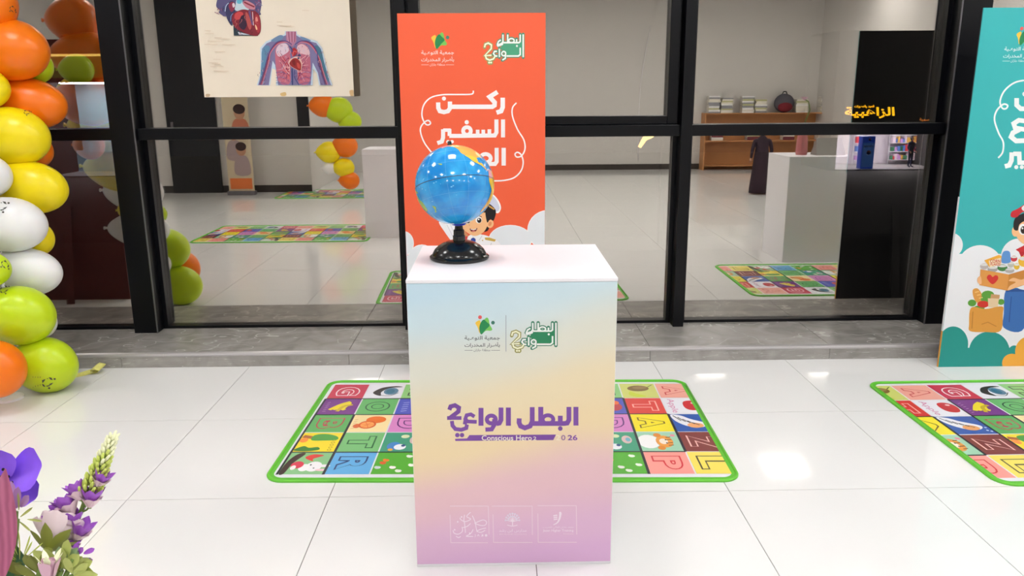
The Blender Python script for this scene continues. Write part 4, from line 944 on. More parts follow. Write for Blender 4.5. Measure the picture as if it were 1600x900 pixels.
def balloon(px, py, rx, ry, Y, colr, label, rot=0.0, turn=0.0, mark=None, group='balloons of the column at the left', pos=None, R3=None):
    global _bm, _km
    c = pos if pos is not None else on_y(px, py, Y); dep = (c-CAM).dot(_fw)
    a_, b_ = (rx*dep/F_PX, ry*dep/F_PX) if R3 is None else R3
    m = LAT[colr]
    if _bm is None: _bm = balloon_mesh().build('tmp_b', m).data; bpy.data.objects.remove(bpy.data.objects['tmp_b']); [setattr(p, 'use_smooth', True) for p in _bm.polygons]
    if _km is None: _km = knot_mesh().build('tmp_k', m).data; bpy.data.objects.remove(bpy.data.objects['tmp_k'])
    o = bpy.data.objects.new('balloon', _bm); col.objects.link(o)
    o.location = c; o.scale = (a_, b_*0.86, b_); o.rotation_euler = (0, rot, turn); tag(o, label, 'balloon', group)
    k = bpy.data.objects.new('knot', _km); col.objects.link(k); k.parent = o
    for q in (o, k):
        q.material_slots[0].link = 'OBJECT'; q.material_slots[0].material = m
    if mark:   # printed emblem, wrapped on the skin
        Mx = Matrix.LocRotScale(c, o.rotation_euler.to_quaternion(), o.scale).inverted()
        mx_, my_, s_, an = mark; ca, sa = math.cos(an), math.sin(an)
        def skin(x, y):
            X = mx_+(x*ca-y*sa)*s_; Y_ = my_+(x*sa+y*ca)*s_; o_ = Mx@CAM; d = (Mx.to_3x3()@ray(X, Y_))
            A = d.dot(d); B = o_.dot(d); C_ = o_.dot(o_)-1.006**2; D = B*B-A*C_
            return o_+d*((-B-math.sqrt(max(D, 0)))/A)
        mb = MB()
        for sh_ in ([(-9,-3),(-3,-5),(-4,-3),(-8,2)], [(2,-8),(7,-7),(9,-3),(5,-4)], [(10,1),(6,5),(2,4),(6,2)], [(-9,3),(-6,4),(-3,8),(-7,7)], [(-1,-6),(1,-6),(1,-5),(-1,-5)], [(-2,6),(5,5),(4,6.5),(-1,7.5)]):
            mb.add([skin(*q) for q in sh_], [(0, 1, 2, 3)])
        for cx, cy in ((12, -5), (3, 10)):
            mb.add([skin(cx+2*math.cos(t), cy+1.6*math.sin(t)) for t in [k_*math.pi/4 for k_ in range(8)]], [tuple(range(8))])
        for li in range(4): mb.add([skin(-24+li*4, -9), skin(-23.3+li*4, -9), skin(-23.3+li*4, 9-li), skin(-24+li*4, 9-li)], [(0, 1, 2, 3)]) if s_ > 0.85 and my_ > 560 else None
        me = bpy.data.meshes.new('printed_mark'); me.from_pydata([tuple(v) for v in mb.v], [], mb.f); me.materials.append(INK)
        q = bpy.data.objects.new('printed_mark', me); col.objects.link(q); q.parent = o; q['label'] = 'dark grey star emblem'
    return o
BL = [
 (-20, 6, 44, 44, 4.61, 'orange', 'orange balloon cut off by the top left corner of the picture', 0, (20, 14, 0.55, 1.2)),
 (17, 78, 58, 47, 4.64, 'orange', 'large plain orange balloon, upper one of the orange pair', 0.05, None),
 (56, 104, 26, 26, 4.83, 'lime', 'small lime balloon wedged behind the two orange balloons', 0, None),
 (42, 162, 59, 40, 4.72, 'orange', 'orange balloon directly above the black transom bar', 0.10, None),
 (-26, 138, 42, 32, 4.52, 'yellow', 'yellow balloon cut off by the left edge beside the orange pair', 0, None),
 (20, 213, 56, 45, 4.54, 'yellow', 'yellow balloon with dark print on top, upper of the yellow pair', 0.12, (42, 175, 0.5, 0.35)),
 (56, 236, 25, 26, 4.75, 'orange', 'small orange balloon peeking out behind the yellow pair', 0, None),
 (-20, 275, 38, 33, 4.34, 'white', 'white balloon cut off by the left edge beside the lower yellow balloon', 0, None),
 (47, 293, 57, 41, 4.52, 'yellow', 'plain yellow balloon resting on the white balloons', 0.12, None),
 (14, 351, 57, 43, 4.29, 'white', 'white balloon with a printed star emblem near the left edge', 0.05, (2, 322, 0.95, 0.0)),
 (60, 373, 23, 26, 4.47, 'yellow', 'small yellow balloon peeking out behind the white pair', 0, None),
 (40, 425, 56, 38, 4.33, 'white', 'plain white balloon above the lime balloons', 0.05, None),
 (-26, 421, 41, 30, 4.06, 'lime', 'lime balloon with print cut off by the left edge beside the white pair', 0, (8, 413, 0.7, 1.3)),
 (30, 493, 54, 47, 4.11, 'lime', 'large lime balloon under the white pair', 0.08, (6, 452, 0.7, -0.1)),
 (65, 504, 22, 24, 4.27, 'white', 'small white balloon peeking out behind the lime pair', 0, None),
 (71, 570, 49, 44, 4.13, 'lime', 'lime balloon with star emblem resting on the floor', 0.15, (74, 597, 0.95, 0.0)),
 (-8, 577, 46, 46, 3.85, 'orange', 'orange balloon on the floor at the left edge', 0, None)]
for (px, py, rx, ry, Y, cc, lab, rot, mk) in BL:
    balloon(px, py, rx, ry, Y, cc, lab, rot, random.uniform(-0.15, 0.15), mk)
# pole that carries the column (out of the frame)
pp = [on_y(x, y, Y) for x, y, Y in ((4, 560, 4.02), (6, 493, 4.14), (4, 425, 4.26), (4, 351, 4.36), (6, 293, 4.46), (6, 213, 4.58), (6, 162, 4.66), (4, 78, 4.66), (-14, 0, 4.64))]
pb = empty('balloon_stand', (pp[0].x, pp[0].y, 0), 'slim white stand inside the balloon column', 'stand')
MB().lathe([(0.07, 0.0), (0.07, 0.012), (0.02, 0.02), (0.012, 0.03)], pb.location, 24).build('base', WHITE, pb); MB().tube([(pp[0].x, pp[0].y, 0.03)]+pp, 0.009, 10).build('pole', WHITE, pb, smooth=True)
# ribbon scrap on the floor
rp = [on_z(112, 590, 0.004), on_z(128, 585, 0.006), on_z(144, 580, 0.012), on_z(158, 577, 0.02), on_z(160, 574, 0.035), on_z(150, 572, 0.045), on_z(146, 574, 0.03)]
rb = MB(); wv = Vector((0.008, 0.03, 0.010))
for p in rp: rb.v += [p-wv, p+wv]
for i in range(len(rp)-1): rb.f.append((2*i, 2*i+2, 2*i+3, 2*i+1))
for p in rp: rb.v += [p-wv+Vector((0, 0, 0.0015)), p+wv+Vector((0, 0, 0.0015))]
n0 = 2*len(rp)
for i in range(len(rp)-1): rb.f.append((n0+2*i, n0+2*i+1, n0+2*i+3, n0+2*i+2))
o = rb.build('ribbon_scrap', mat('yellow_ribbon', c8(246, 234, 130), 0.2, noise=0.3, nscale=60), None, True, loc=(rp[0].x, rp[0].y, 0)); tag(o, 'shiny yellow ribbon scrap on the floor beside the lowest lime balloon', 'ribbon')

# ================================================================== FLOWERS (artificial, in a tall vase out of the frame)
FD = 0.86
c0 = mirror_floor(572, 372)
pod3 = podium(c0.x, c0.x+0.66, c0.y-PD, c0.y, PH, 'white podium left of the frame, mirrored left of the orange banner')
VX, VY = -0.56, 0.75
vs_ = empty('floor_vase', (VX, VY, 0), 'tall white floor vase holding the artificial flowers, just below the frame', 'vase')
smooth_by_angle(MB().lathe([(0.07, 0), (0.075, 0.01), (0.045, 0.2), (0.04, 0.55), (0.052, 0.85), (0.062, 0.93), (0.057, 0.93), (0.045, 0.85), (0.025, 0.6)], (VX, VY, 0), 32).build('body', WHITE, vs_))
MB().lathe([(0.0625, 0.922), (0.066, 0.930), (0.0625, 0.938), (0.058, 0.936)], (VX, VY, 0), 32).build('rim', WHITE, vs_)
STEM = mat('stem_green', c8(110, 136, 60), 0.5); LEAFG = mat('leaf_green', c8(58, 112, 70), 0.45, noise=0.2, nscale=30); PALE = mat('leaf_pale', c8(186, 196, 110), 0.5, noise=0.15, nscale=40)
def petal(mb, base, d, nrm, L, W, curl=0.3, cup=0.25, tip=0.35, n=6, m=4):
    d = Vector(d).normalized(); nrm = (Vector(nrm)-d*Vector(nrm).dot(d)).normalized(); s = d.cross(nrm); vs = []; fs = []
    for i in range(n+1):
        t = i/n; wd = W*0.5*((1-tip)*(0.12+0.88*t**0.6)*math.sqrt(max(0.02, 1-t**5))*1.15+tip*math.sin(math.pi*min(0.995, 0.08+t*0.92))**(0.75+0.5*tip))
        c = Vector(base)+d*(L*t*(1-0.15*curl*t))+nrm*(curl*L*t*t)
        for j in range(m+1):
            q = (j/m-0.5)*2; vs.append(c+s*(wd*q)+nrm*(cup*wd*q*q))
    for i in range(n):
        for j in range(m): a_ = i*(m+1)+j; fs.append((a_, a_+1, a_+m+2, a_+m+1))
    mb.add(vs, fs)
def stem(parent, p, bend=0.0):
    p = Vector(p); q_ = Vector((p.x-VX, p.y-VY, 0)); v0 = Vector((VX, VY, 0.75)); v1 = v0+Vector((0, 0, 0.18))+(q_*0.25 if q_.length < 0.16 else q_.normalized()*0.04); mid = (v1+p)/2+Vector((bend*0.5, 0, 0.004))
    pts = [v0, v1, mid, p]; MB().tube(pts, 0.003, 6).build('stem', STEM, parent, smooth=True)
cdir = -_fw
# purple anemone
ac = at_depth(8, 752, FD); an = empty('anemone_flower', ac, 'open violet anemone flower at the left edge', 'flower')
AN = mat('anemone_violet', c8(142, 92, 238), 0.5, noise=0.22, nscale=45, sss=0.1)
nrm = (cdir+Vector((-0.15, 0, 0.55))).normalized()
for k, (ang, L, W_) in enumerate(((26, 0.047, 0.056), (-34, 0.040, 0.036), (92, 0.034, 0.050), (145, 0.04, 0.05), (205, 0.04, 0.046), (265, 0.036, 0.044))):
    u_ = _r*math.cos(math.radians(ang))+_u*0.72*math.sin(math.radians(ang)); mb = MB(); petal(mb, ac+u_*0.003, u_, nrm, L, W_, 0.18, 0.3, 0.1, 8, 6)
    mb.build('petal', AN, an, smooth=True)
mb = MB()
for k in range(14): t = k*2.4; mb.ball(ac+nrm*0.008+(_r*math.cos(t)+_u*math.sin(t))*(0.004+0.0007*k), 0.0018, 6, 4)
mb.build('stamens', BLACK, an); mb = MB().ball(ac+nrm*0.004, (0.006, 0.006, 0.006), 12, 8); mb.build('flower_centre', mat('dark_violet', c8(40, 20, 60), 0.6), an); stem(an, ac-nrm*0.004, -0.02)
# pink spathe leaf in front of it
PK = bpy.data.materials.new('spathe_pink'); PK.use_nodes = True
nt = PK.node_tree; b_ = nt.nodes['Principled BSDF']; b_.inputs['Roughness'].default_value = 0.45
tc = nt.nodes.new('ShaderNodeTexCoord'); wv_ = nt.nodes.new('ShaderNodeTexWave'); wv_.inputs['Scale'].default_value = 40; wv_.inputs['Distortion'].default_value = 3
rr_ = nt.nodes.new('ShaderNodeValToRGB'); rr_.color_ramp.elements[0].color = (*c8(160, 84, 116), 1); rr_.color_ramp.elements[1].color = (*c8(184, 104, 136), 1)
nt.links.new(tc.outputs['Object'], wv_.inputs['Vector']); nt.links.new(wv_.outputs['Fac'], rr_.inputs[0]); nt.links.new(rr_.outputs[0], b_.inputs['Base Color'])
sp_ = at_depth(-8, 925, FD-0.05); tp_ = at_depth(11, 733, FD-0.05); lf = empty('spathe_leaf', sp_, 'dusky pink pointed leaf at the left edge below the anemone', 'leaf')
mb = MB(); petal(mb, sp_, tp_-sp_, cdir+_r*0.3, (tp_-sp_).length*1.02, 0.036, 0.04, 0.45, 0.85, 10, 6); mb.build('blade', PK, lf, smooth=True)
mb = MB(); MB().tube([sp_, sp_+(tp_-sp_)*0.5+cdir*0.001, tp_-(tp_-sp_)*0.06], [0.0016, 0.0012, 0.0004], 6).build('midrib', PK, lf); stem(lf, sp_, -0.02)
# green strap leaf
s2 = at_depth(24, 940, FD-0.02); t2 = at_depth(27, 850, FD-0.02); lf2 = empty('strap_leaf', s2, 'broad dark green leaf beside the pink leaf', 'leaf')
mb = MB(); petal(mb, s2, t2-s2, cdir, (t2-s2).length, 0.026, 0.05, 0.2, 0.0, 6, 4); mb.build('blade', LEAFG, lf2, smooth=True); stem(lf2, s2, -0.02)
# lupine spike
LUP = mat('lupine_purple', c8(162, 88, 200), 0.5, noise=0.3, nscale=70, sss=0.1); LUP2 = mat('lupine_pale', c8(236, 206, 214), 0.5); LUPG = mat('lupine_tip', c8(206, 220, 110), 0.5, noise=0.12, nscale=50); LUPW = mat('lupine_cream', c8(244, 246, 206), 0.5)
lp0 = at_depth(104, 862, FD); lp1 = at_depth(179, 684, FD); lu = empty('lupine_spike', lp0, 'lupine spike with purple florets and a pale green tip', 'flower')
ax = (lp1-lp0); MB().tube([lp0, lp0+ax*0.5+_r*-0.004, lp0+ax*0.97], [0.003, 0.0022, 0.001], 6).build('stem', STEM, lu, smooth=True)
random.seed(12)
for k in range(84):   # buds of the tip
    t = 0.50+0.50*(k/83); a_ = k*2.4; rad = 0.0125*(1.04-t)/0.5*0.9+0.0022
    e_ = (_r*math.cos(a_)+(-_fw)*math.sin(a_)); c = lp0+ax*t-_r*0.002+e_*rad*0.55
    mb = MB(); d_ = (ax.normalized()*1.0+e_*0.55).normalized(); L = 0.013*(1.2-t*0.55)
    mb.tube([c, c+d_*L*0.45, c+d_*L*0.85, c+d_*L], [0.0014, 0.0023*(1.25-0.5*t), 0.0016, 0.0003], 6)
    mb.build('bud', LUPW if t > 0.80+random.uniform(-0.08, 0.08) else LUPG, lu, smooth=True)
for (x, y, s_, an_) in ((158, 748, 1.0, 30), (121, 768, 1.1, -25), (143, 778, 1.15, 10), (106, 790, 1.25, -30), (110, 815, 1.3, 5), (83, 815, 1.05, -45), (125, 830, 1.25, 25), (95, 822, 1.1, -10), (113, 850, 0.8, 20), (92, 795, 0.8, -60)):
    c = at_depth(x, y, FD-0.004); f_ = empty('floret', (0, 0, 0)); f_.parent = lu; f_.location = c-lp0
    up = _r*math.sin(math.radians(an_))+_u*math.cos(math.radians(an_)); sd = up.cross(cdir)
    mb = MB(); mb2 = MB()
    for q in range(6):
        t = q*math.pi/3+0.3; e_ = sd*math.cos(t)+cdir*math.sin(t)
        petal(mb, c-up*0.006*s_+e_*0.002, up+e_*0.75, -e_*0.9+up*0.3, 0.019*s_, 0.0115*s_, 0.12, 0.35, 0.7, 5, 4)
        petal(mb2, c-up*0.009*s_+e_*0.0025, up+e_*0.8, -e_, 0.013*s_, 0.010*s_, 0.0, 0.3, 0.2, 4, 2)
    mb.build('petals', LUP, f_, smooth=True); mb2.build('petal_bases', LUP2, f_, smooth=True)
    MB().tube([c-up*0.010*s_, c-up*0.004*s_], 0.002, 6).build('calyx', STEM, f_)
    j_ = lp0+ax*min(0.6, max(0.03, (c-up*0.015-lp0).dot(ax)/ax.dot(ax)-0.03)); MB().tube([j_, (j_+c-up*0.010*s_)/2, c-up*0.008*s_], 0.0011, 5).build('stalk', STEM, f_)
stem(lu, lp0, 0.0)
# pale pink rose seen from behind, with sepals
rc = at_depth(80, 850, FD-0.02); ro = empty('pale_rose', rc, 'pale pink rose turned away, showing its green sepals', 'flower'); RP = mat('rose_pale', c8(232, 212, 216), 0.5, noise=0.06, nscale=40, sss=0.1)
rA = (_fw*0.75+_u*0.66).normalized(); rE = _r; rF = rA.cross(rE)
for k in range(9):
    t = k*2*math.pi/9; e_ = rE*math.cos(t)+rF*math.sin(t); mb = MB(); petal(mb, rc+e_*0.004, rA*0.75+e_*(1.0 if k % 2 else 0.7), rA-e_*0.5, 0.034, 0.030, 0.1, 0.3, 0.0, 6, 4); mb.build('petal', RP, ro, smooth=True)
SEP = mat('sepal_olive', c8(124, 130, 48), 0.5, noise=0.15, nscale=40)
for k in range(6):
    t = k*2*math.pi/6+0.5; e_ = rE*math.cos(t)+rF*math.sin(t); mb = MB(); petal(mb, rc-rA*0.007+e_*0.003, rA*0.55+e_*1.0, rA-e_*0.4, 0.029, 0.014, 0.12, 0.25, 0.9, 6, 4); mb.build('sepal', SEP, ro, smooth=True)
MB().lathe([(0.002, -0.02), (0.006, -0.012), (0.004, -0.002)], rc-rA*0.002, 10, rA).build('calyx', SEP, ro); stem(ro, rc-rA*0.02)
# small mauve rosebud lower down
bc = at_depth(77, 888, FD-0.05); bu = empty('mauve_rosebud', bc, 'small mauve pink rosebud at the bottom left', 'flower'); RM = mat('rose_mauve', c8(214, 172, 190), 0.5, noise=0.08, nscale=40)
for k in range(7):
    t = k*2.4; e_ = _r*math.cos(t)+cdir*math.sin(t); mb = MB(); petal(mb, bc-_u*0.012+e_*(0.001+0.0007*k), _u+e_*(0.10+0.05*k), -e_, 0.022, 0.019, 0.05, 0.55, 0.0, 6, 4); mb.build('petal', RM, bu, smooth=True)
for k in range(5):
    t = k*1.26; e_ = _r*math.cos(t)+cdir*math.sin(t); mb = MB(); petal(mb, bc+_u*0.002+e_*0.004, _u*0.7+e_*0.6, -e_, 0.018, 0.007, 0.1, 0.2, 0.8, 4, 2); mb.build('sepal', LUPW, bu, smooth=True)
stem(bu, bc-_u*0.012)
# leafy sprigs
def sprig(x, y, n, spread, m, label, L=0.022, W=0.011, dep=FD-0.03, nm='leaf_sprig', seed=1, up=60):
    c = at_depth(x, y, dep); t_ = empty(nm, c, label, 'leaf sprig'); random.seed(seed)
    for k in range(n):
        a_ = math.radians(up+spread*(k/(n-1)-0.5)+random.uniform(-8, 8)); e_ = _r*math.cos(a_)+_u*math.sin(a_); mb = MB()
        petal(mb, c+e_*random.uniform(0.002, 0.012), e_+cdir*random.uniform(-0.2, 0.4), cdir, L*random.uniform(0.8, 1.25), W*random.uniform(0.8, 1.2), 0.12, 0.3, 0.3, 6, 4); mb.build('leaf', m, t_, smooth=True)
    stem(t_, c)
sprig(96, 892, 7, 150, PALE, 'pale yellow-green leaf sprig under the lupine', 0.026, 0.013, seed=2, up=65)
sprig(112, 900, 5, 120, PALE, 'pale leaf sprig leaning to the right at the bottom', 0.024, 0.010, seed=5, up=30)
sprig(60, 905, 7, 140, SEP, 'olive leaf cluster between the pink leaf and the rosebud', 0.024, 0.012, seed=3, up=110)
sprig(96, 905, 4, 80, mat('leaf_grey', c8(150, 176, 128), 0.5), 'grey-green leaf cluster at the bottom edge', 0.024, 0.014, seed=8, up=80)
sprig(116, 872, 4, 90, LUP, 'tiny purple buds beside the pale leaves', 0.012, 0.006, seed=9, up=40)
sprig(26, 812, 7, 200, PALE, 'thin pale green filler sprig beside the pink leaf', 0.02, 0.0035, seed=4, up=70)
sprig(30, 880, 9, 120, LUPG, 'wispy green filler stems behind the dark green leaf', 0.03, 0.0022, seed=6, up=95)
sprig(24, 800, 3, 60, mat('petal_lilac', c8(186, 140, 200), 0.5), 'lilac side petals under the anemone', 0.024, 0.009, seed=11, up=75)

# ================================================================== THINGS SEEN MIRRORED IN THE GLASS
# further mats on the floor of the room
def mat_copy(src, a_, label, rot=0.0):
    c = copy_tree(src, (a_.x, a_.y, 0)); c.rotation_euler = (0, 0, rot); c['label'] = label; return c
q1 = mirror_floor(455, 365); mat_copy(mat1, q1, 'alphabet play mat mirrored in the window below the poster', math.pi)
q2 = mirror_floor(535, 303); mat_copy(mat2, q2, 'alphabet play mat mirrored far back beside the mirrored balloons', math.pi)
# second podium right of the frame
e0 = mirror_floor(1222, 410); pod2 = podium(e0.x, e0.x+0.66, e0.y-PD, e0.y, PH, 'second white podium mirrored in the right-hand window')
vz = empty('flower_vase', (e0.x+0.2, e0.y-0.25, PH), 'clear pink vase with one flower mirrored in the right-hand window', 'vase')
smooth_by_angle(MB().lathe([(0.05, 0), (0.055, 0.02), (0.05, 0.15), (0.03, 0.24), (0.042, 0.30), (0.038, 0.30), (0.026, 0.24)], vz.location, 24).build('body', mat('pink_glass', c8(200, 120, 120), 0.15), vz))
MB().tube([Vector(vz.location)+Vector(q) for q in ((0, 0, 0.1), (0.01, 0, 0.3), (0.05, 0, 0.42), (0.03, 0, 0.5), (-0.01, 0, 0.52))], 0.006, 8).build('stem', STEM, vz)
mb = MB()
for k in range(6): t = k*1.047; petal(mb, Vector(vz.location)+Vector((-0.01, 0, 0.51)), (math.cos(t), math.sin(t), 0.5), (0, 0, 1), 0.05, 0.03)
mb.build('petals', RM, vz)
ca_ = empty('display_easel', (e0.x+0.45, e0.y-0.25, PH), 'small slanted card stand mirrored in the right-hand window', 'card stand')
mb = MB(); x_, y_, z_ = ca_.location; mb.add([(x_-0.14, y_-0.06, z_), (x_+0.14, y_-0.06, z_), (x_+0.14, y_+0.10, z_), (x_-0.14, y_+0.10, z_), (x_-0.12, y_+0.02, z_+0.16), (x_+0.12, y_+0.02, z_+0.16)], [(3,2,1,0), (0,1,5,4), (2,3,4,5), (1,2,5), (3,0,4)]); mb.build('wedge', mat('grey_card', c8(150, 146, 140), 0.6), ca_)
MB().box((x_-0.12, y_-0.064, z_), (x_+0.12, y_-0.0605, z_+0.012)).build('lip', WHITE, ca_)
# wooden bookcase at the back wall
bl = mirror_at(1098, 262, BACK_Y+0.35); br = mirror_at(1300, 262, BACK_Y+0.35); btz = mirror_at(1200, 176, BACK_Y+0.35).z
bk = empty('bookcase', ((bl.x+br.x)/2, BACK_Y+0.2, 0), 'low pine bookcase by the back wall, mirrored in the right-hand window', 'bookcase')
for x_ in (bl.x, br.x-0.03): MB().box((x_, BACK_Y+0.02, 0), (x_+0.03, BACK_Y+0.35, btz), 0.003).build('side_panel', WOOD, bk)
shz = [0.08, btz*0.5, btz-0.03]
for z_ in shz: MB().box((bl.x+0.0305, BACK_Y+0.02, z_), (br.x-0.0305, BACK_Y+0.35, z_+0.025), 0.002).build('shelf', WOOD, bk)
MB().box((bl.x+0.031, BACK_Y+0.018, 0.0), (br.x-0.031, BACK_Y+0.0195, btz-0.031)).build('back_panel', WOOD, bk)
random.seed(21)
BKC = [mat('book_%s' % n_, c_, 0.5) for n_, c_ in (('cream', c8(232, 226, 210)), ('white', c8(240, 240, 240)), ('olive', c8(190, 190, 140)), ('grey', c8(150, 150, 156)), ('maroon', c8(120, 40, 50)))]
page = mat('book_pages', c8(240, 236, 224), 0.7)
def book(x, y, z, w_, d_, h_, m, lab):
    t_ = empty('book', (x, y, z), lab, 'book', 'books stacked on the pine bookcase')
    MB().box((x-w_/2, y-d_/2, z), (x+w_/2, y+d_/2, z+h_*0.12)).box((x-w_/2, y-d_/2, z+h_*0.88), (x+w_/2, y+d_/2, z+h_)).box((x-w_/2, y+d_/2-0.003, z+h_*0.12), (x+w_/2, y+d_/2, z+h_*0.88)).build('cover', m, t_)
    MB().box((x-w_/2+0.004, y-d_/2+0.004, z+h_*0.13), (x+w_/2-0.004, y+d_/2-0.0035, z+h_*0.87)).build('pages', page, t_)
for st in range(6):
    x_ = bl.x+0.2+(0, 0.29, 0.75, 1.04, 1.95, 2.5)[st]*(br.x-bl.x-0.4)/2.5; z_ = shz[2]+0.0255; nb = 10 if st in (0, 1, 2, 5) else 8
    for k in range(nb):
        h_ = random.uniform(0.028, 0.042); book(x_+random.uniform(-0.01, 0.01), BACK_Y+0.19, z_, random.uniform(0.22, 0.27), 0.2, h_, random.choice(BKC[:4]), '%s book up in the %s stack on top of the pine bookcase' % (ORD[k], ORD[st])); z_ += h_+0.0005
for st in range(4):
    x_ = bl.x+0.3+st*(br.x-bl.x-0.5)/3; z_ = shz[1]+0.0255
    for k in range(4): h_ = random.uniform(0.03, 0.045); book(x_, BACK_Y+0.19, z_, 0.25, 0.2, h_, random.choice(BKC), '%s book up in the %s pile inside the pine bookcase' % (ORD[k], ORD[st])); z_ += h_+0.0005
# backpack on top of the bookcase
bq = mirror_at(1224, 178, BACK_Y+0.19); bz = btz-0.004
bp_ = empty('backpack', (bq.x, BACK_Y+0.19, bz), 'grey backpack with a red pocket on the bookcase, mirrored beside the white podium', 'backpack')
m_ = MB().ball((bq.x, BACK_Y+0.19, bz+0.20), (0.22, 0.12, 0.20), 20, 12); m_.build('body', mat('grey_nylon', c8(80, 78, 86), 0.8), bp_, smooth=True)
MB().ball((bq.x, BACK_Y+0.27, bz+0.12), (0.16, 0.07, 0.11), 16, 10).build('pocket', mat('red_nylon', c8(120, 24, 34), 0.8), bp_, smooth=True)
MB().tube([(bq.x-0.05, BACK_Y+0.19, bz+0.39), (bq.x-0.03, BACK_Y+0.19, bz+0.44), (bq.x+0.03, BACK_Y+0.19, bz+0.44), (bq.x+0.05, BACK_Y+0.19, bz+0.39)], 0.012, 8).build('handle', BLACK, bp_, smooth=True)
# white cable on the back wall
cw = [mirror_at(x, y, BACK_Y+0.02) for x, y in ((1016, 42), (1012, 60), (1005, 100), (1000, 135), (997, 190), (997, 250))]
tag(MB().tube(cw, 0.008, 6).build('wall_cable', WHITE, loc=(cw[-1].x, BACK_Y+0.02, 0), smooth=True), 'thin white cable hanging down the back wall, mirrored in the window', 'cable')
# side room wall: dark doorway, roll-up banner, dark pilaster
d0, d1 = mirror_at(268, 250, SW_Y).x, mirror_at(345, 250, SW_Y).x
dr = empty('door_1', ((d0+d1)/2, SW_Y, 0), kind='structure'); BLK = mat('black_door_paint', c8(14, 14, 16), 0.4)
MB().box((d0, SW_Y+0.015, 0), (d1, SW_Y+0.05, 3.5)).build('leaf', BLK, dr); MB().box((d0+0.08, SW_Y+0.05, 1.0), (d0+0.12, SW_Y+0.09, 1.2)).build('handle', FRAME_EDGE, dr)
r0, r1 = mirror_at(352, 250, SW_Y+0.4).x, mirror_at(396, 250, SW_Y+0.4).x; ry = SW_Y+0.4
ru = empty('rollup_banner', ((r0+r1)/2, ry, 0), 'beige roll-up banner with faint figures, mirrored in the window under the poster', 'banner')
MB().box((r0, ry-0.06, 0), (r1, ry+0.06, 0.07), 0.01).build('base', FRAME_EDGE, ru); MB().box((r0+0.02, ry, 0.07), (r1-0.02, ry+0.004, 2.05)).build('sheet', mat('beige_print', c8(206, 190, 160), 0.6), ru)
a = Art((r1-0.02, ry+0.004, 0), (-1, 0, 0), (0, 0, 1)); ww = r1-r0-0.04
for (cx, cz, s_) in ((0.35, 1.35, 1.0), (0.65, 1.0, 0.9), (0.4, 0.75, 0.9)):
    a.ell(ww*cx, cz, 0.09*s_, 0.11*s_, c8(190, 140, 110), 2); a.ell(ww*cx, cz+0.06*s_, 0.1*s_, 0.08*s_, c8(60, 40, 36), 3); a.blob([(ww*cx-0.14*s_, cz-0.4), (ww*cx-0.1*s_, cz-0.12), (ww*cx+0.1*s_, cz-0.12), (ww*cx+0.14*s_, cz-0.4)], c8(200, 120, 90) if s_ == 1 else c8(170, 150, 150), 1)
a.poly([(0.03, 0.1), (ww-0.03, 0.1), (ww-0.03, 0.28), (0.03, 0.28)], c8(226, 120, 60), 1)
a.build('figure_print', ru)
k0_, k1_ = mirror_at(466, 200, SW_Y+0.05).x, mirror_at(484, 200, SW_Y+0.05).x
tag(MB().box((k0_, SW_Y+0.0145, 1.05), (k1_, SW_Y+0.06, 3.2)).build('trim_7', BLK), kind='structure')
# balloons standing farther back
for (x, y, rr, cc) in ((505, 165, 18, 'orange'), (530, 172, 20, 'lime'), (548, 190, 16, 'lime'), (540, 228, 18, 'orange'), (515, 238, 17, 'yellow'), (538, 262, 15, 'yellow'), (547, 282, 14, 'orange'), (515, 263, 10, 'white')):
    Yb = -2.4; qv = on_y(x, y, 2*GLASS_Y-Yb); q = Vector((qv.x, Yb, qv.z)); r_ = rr*(qv-CAM).dot(_fw)/F_PX
    balloon(0, 0, 0, 0, Yb, cc, '%s balloon of the far column mirrored left of the orange banner, %s' % (cc, {165: 'topmost orange one', 172: 'higher lime one', 190: 'lower lime one', 228: 'middle orange one', 238: 'higher yellow one', 262: 'lower yellow one', 282: 'lowest orange one', 263: 'only white one'}[y]), pos=q, R3=(r_*1.05, r_), group='balloons of the far mirrored column')

# ================================================================== STREET OUTSIDE
ASPH = mat('asphalt', c8(52, 50, 48), 0.8, noise=0.2, nscale=3)
tag(MB().box((-30, 5.32, -0.4), (30, 9.5, -0.12)).build('terrace', mat('terrace_paving', c8(70, 66, 62), 0.7, noise=0.15)), kind='structure')
tag(MB().box((-60, 9.5, -2.7), (60, 60, -2.5)).build('street_ground', ASPH), kind='structure')
SHY = 44.0; GZ = -2.45
def lit_shop(x0, x1, ztop, label, glow, strength, parts):
    t = empty('street_shop', ((x0+x1)/2, SHY, -2.5), label, 'shop')
    wallm = mat('shop_plaster', c8(46, 44, 44), 0.8)
    MB().box((x0-0.4, SHY, -2.5), (x0, SHY+4, 5.0)).build('pier', wallm, t); MB().box((x1, SHY, -2.5), (x1+0.4, SHY+4, 5.0)).build('pier', wallm, t)
    MB().box((x0, SHY, ztop), (x1, SHY+4, 5.0)).build('fascia', wallm, t); MB().box((x0, SHY+3.9, -2.5), (x1, SHY+4, ztop)).build('rear_wall', mat('shop_rear', c8(216, 208, 214), 0.8) if x0 > 0 else mat('shop_rear_cyan', c8(150, 200, 214), 0.8), t)
    MB().box((x0, SHY, -2.5), (x1, SHY+3.9, GZ)).build('shop_floor', mat('shop_floor', c8(150, 146, 146), 0.4), t)
    for k in range(parts):
        xa = x0+0.4+(x1-x0-0.8)*(k+0.5)/parts; MB().box((xa-0.6, SHY+1.6, ztop-0.06), (xa+0.6, SHY+2.1, ztop-0.002)).build('tube_lamp', emit_mat('shop_lamp', (1.0, 0.95, 1.0), strength), t)
    return t
sx0 = on_y(1306, 250, SHY).x; sx1 = on_y(1476, 250, SHY).x; zt = on_y(1400, 196, SHY).z
shop = lit_shop(sx0, sx1, zt, 'brightly lit shop across the street at the right', None, 60, 4)
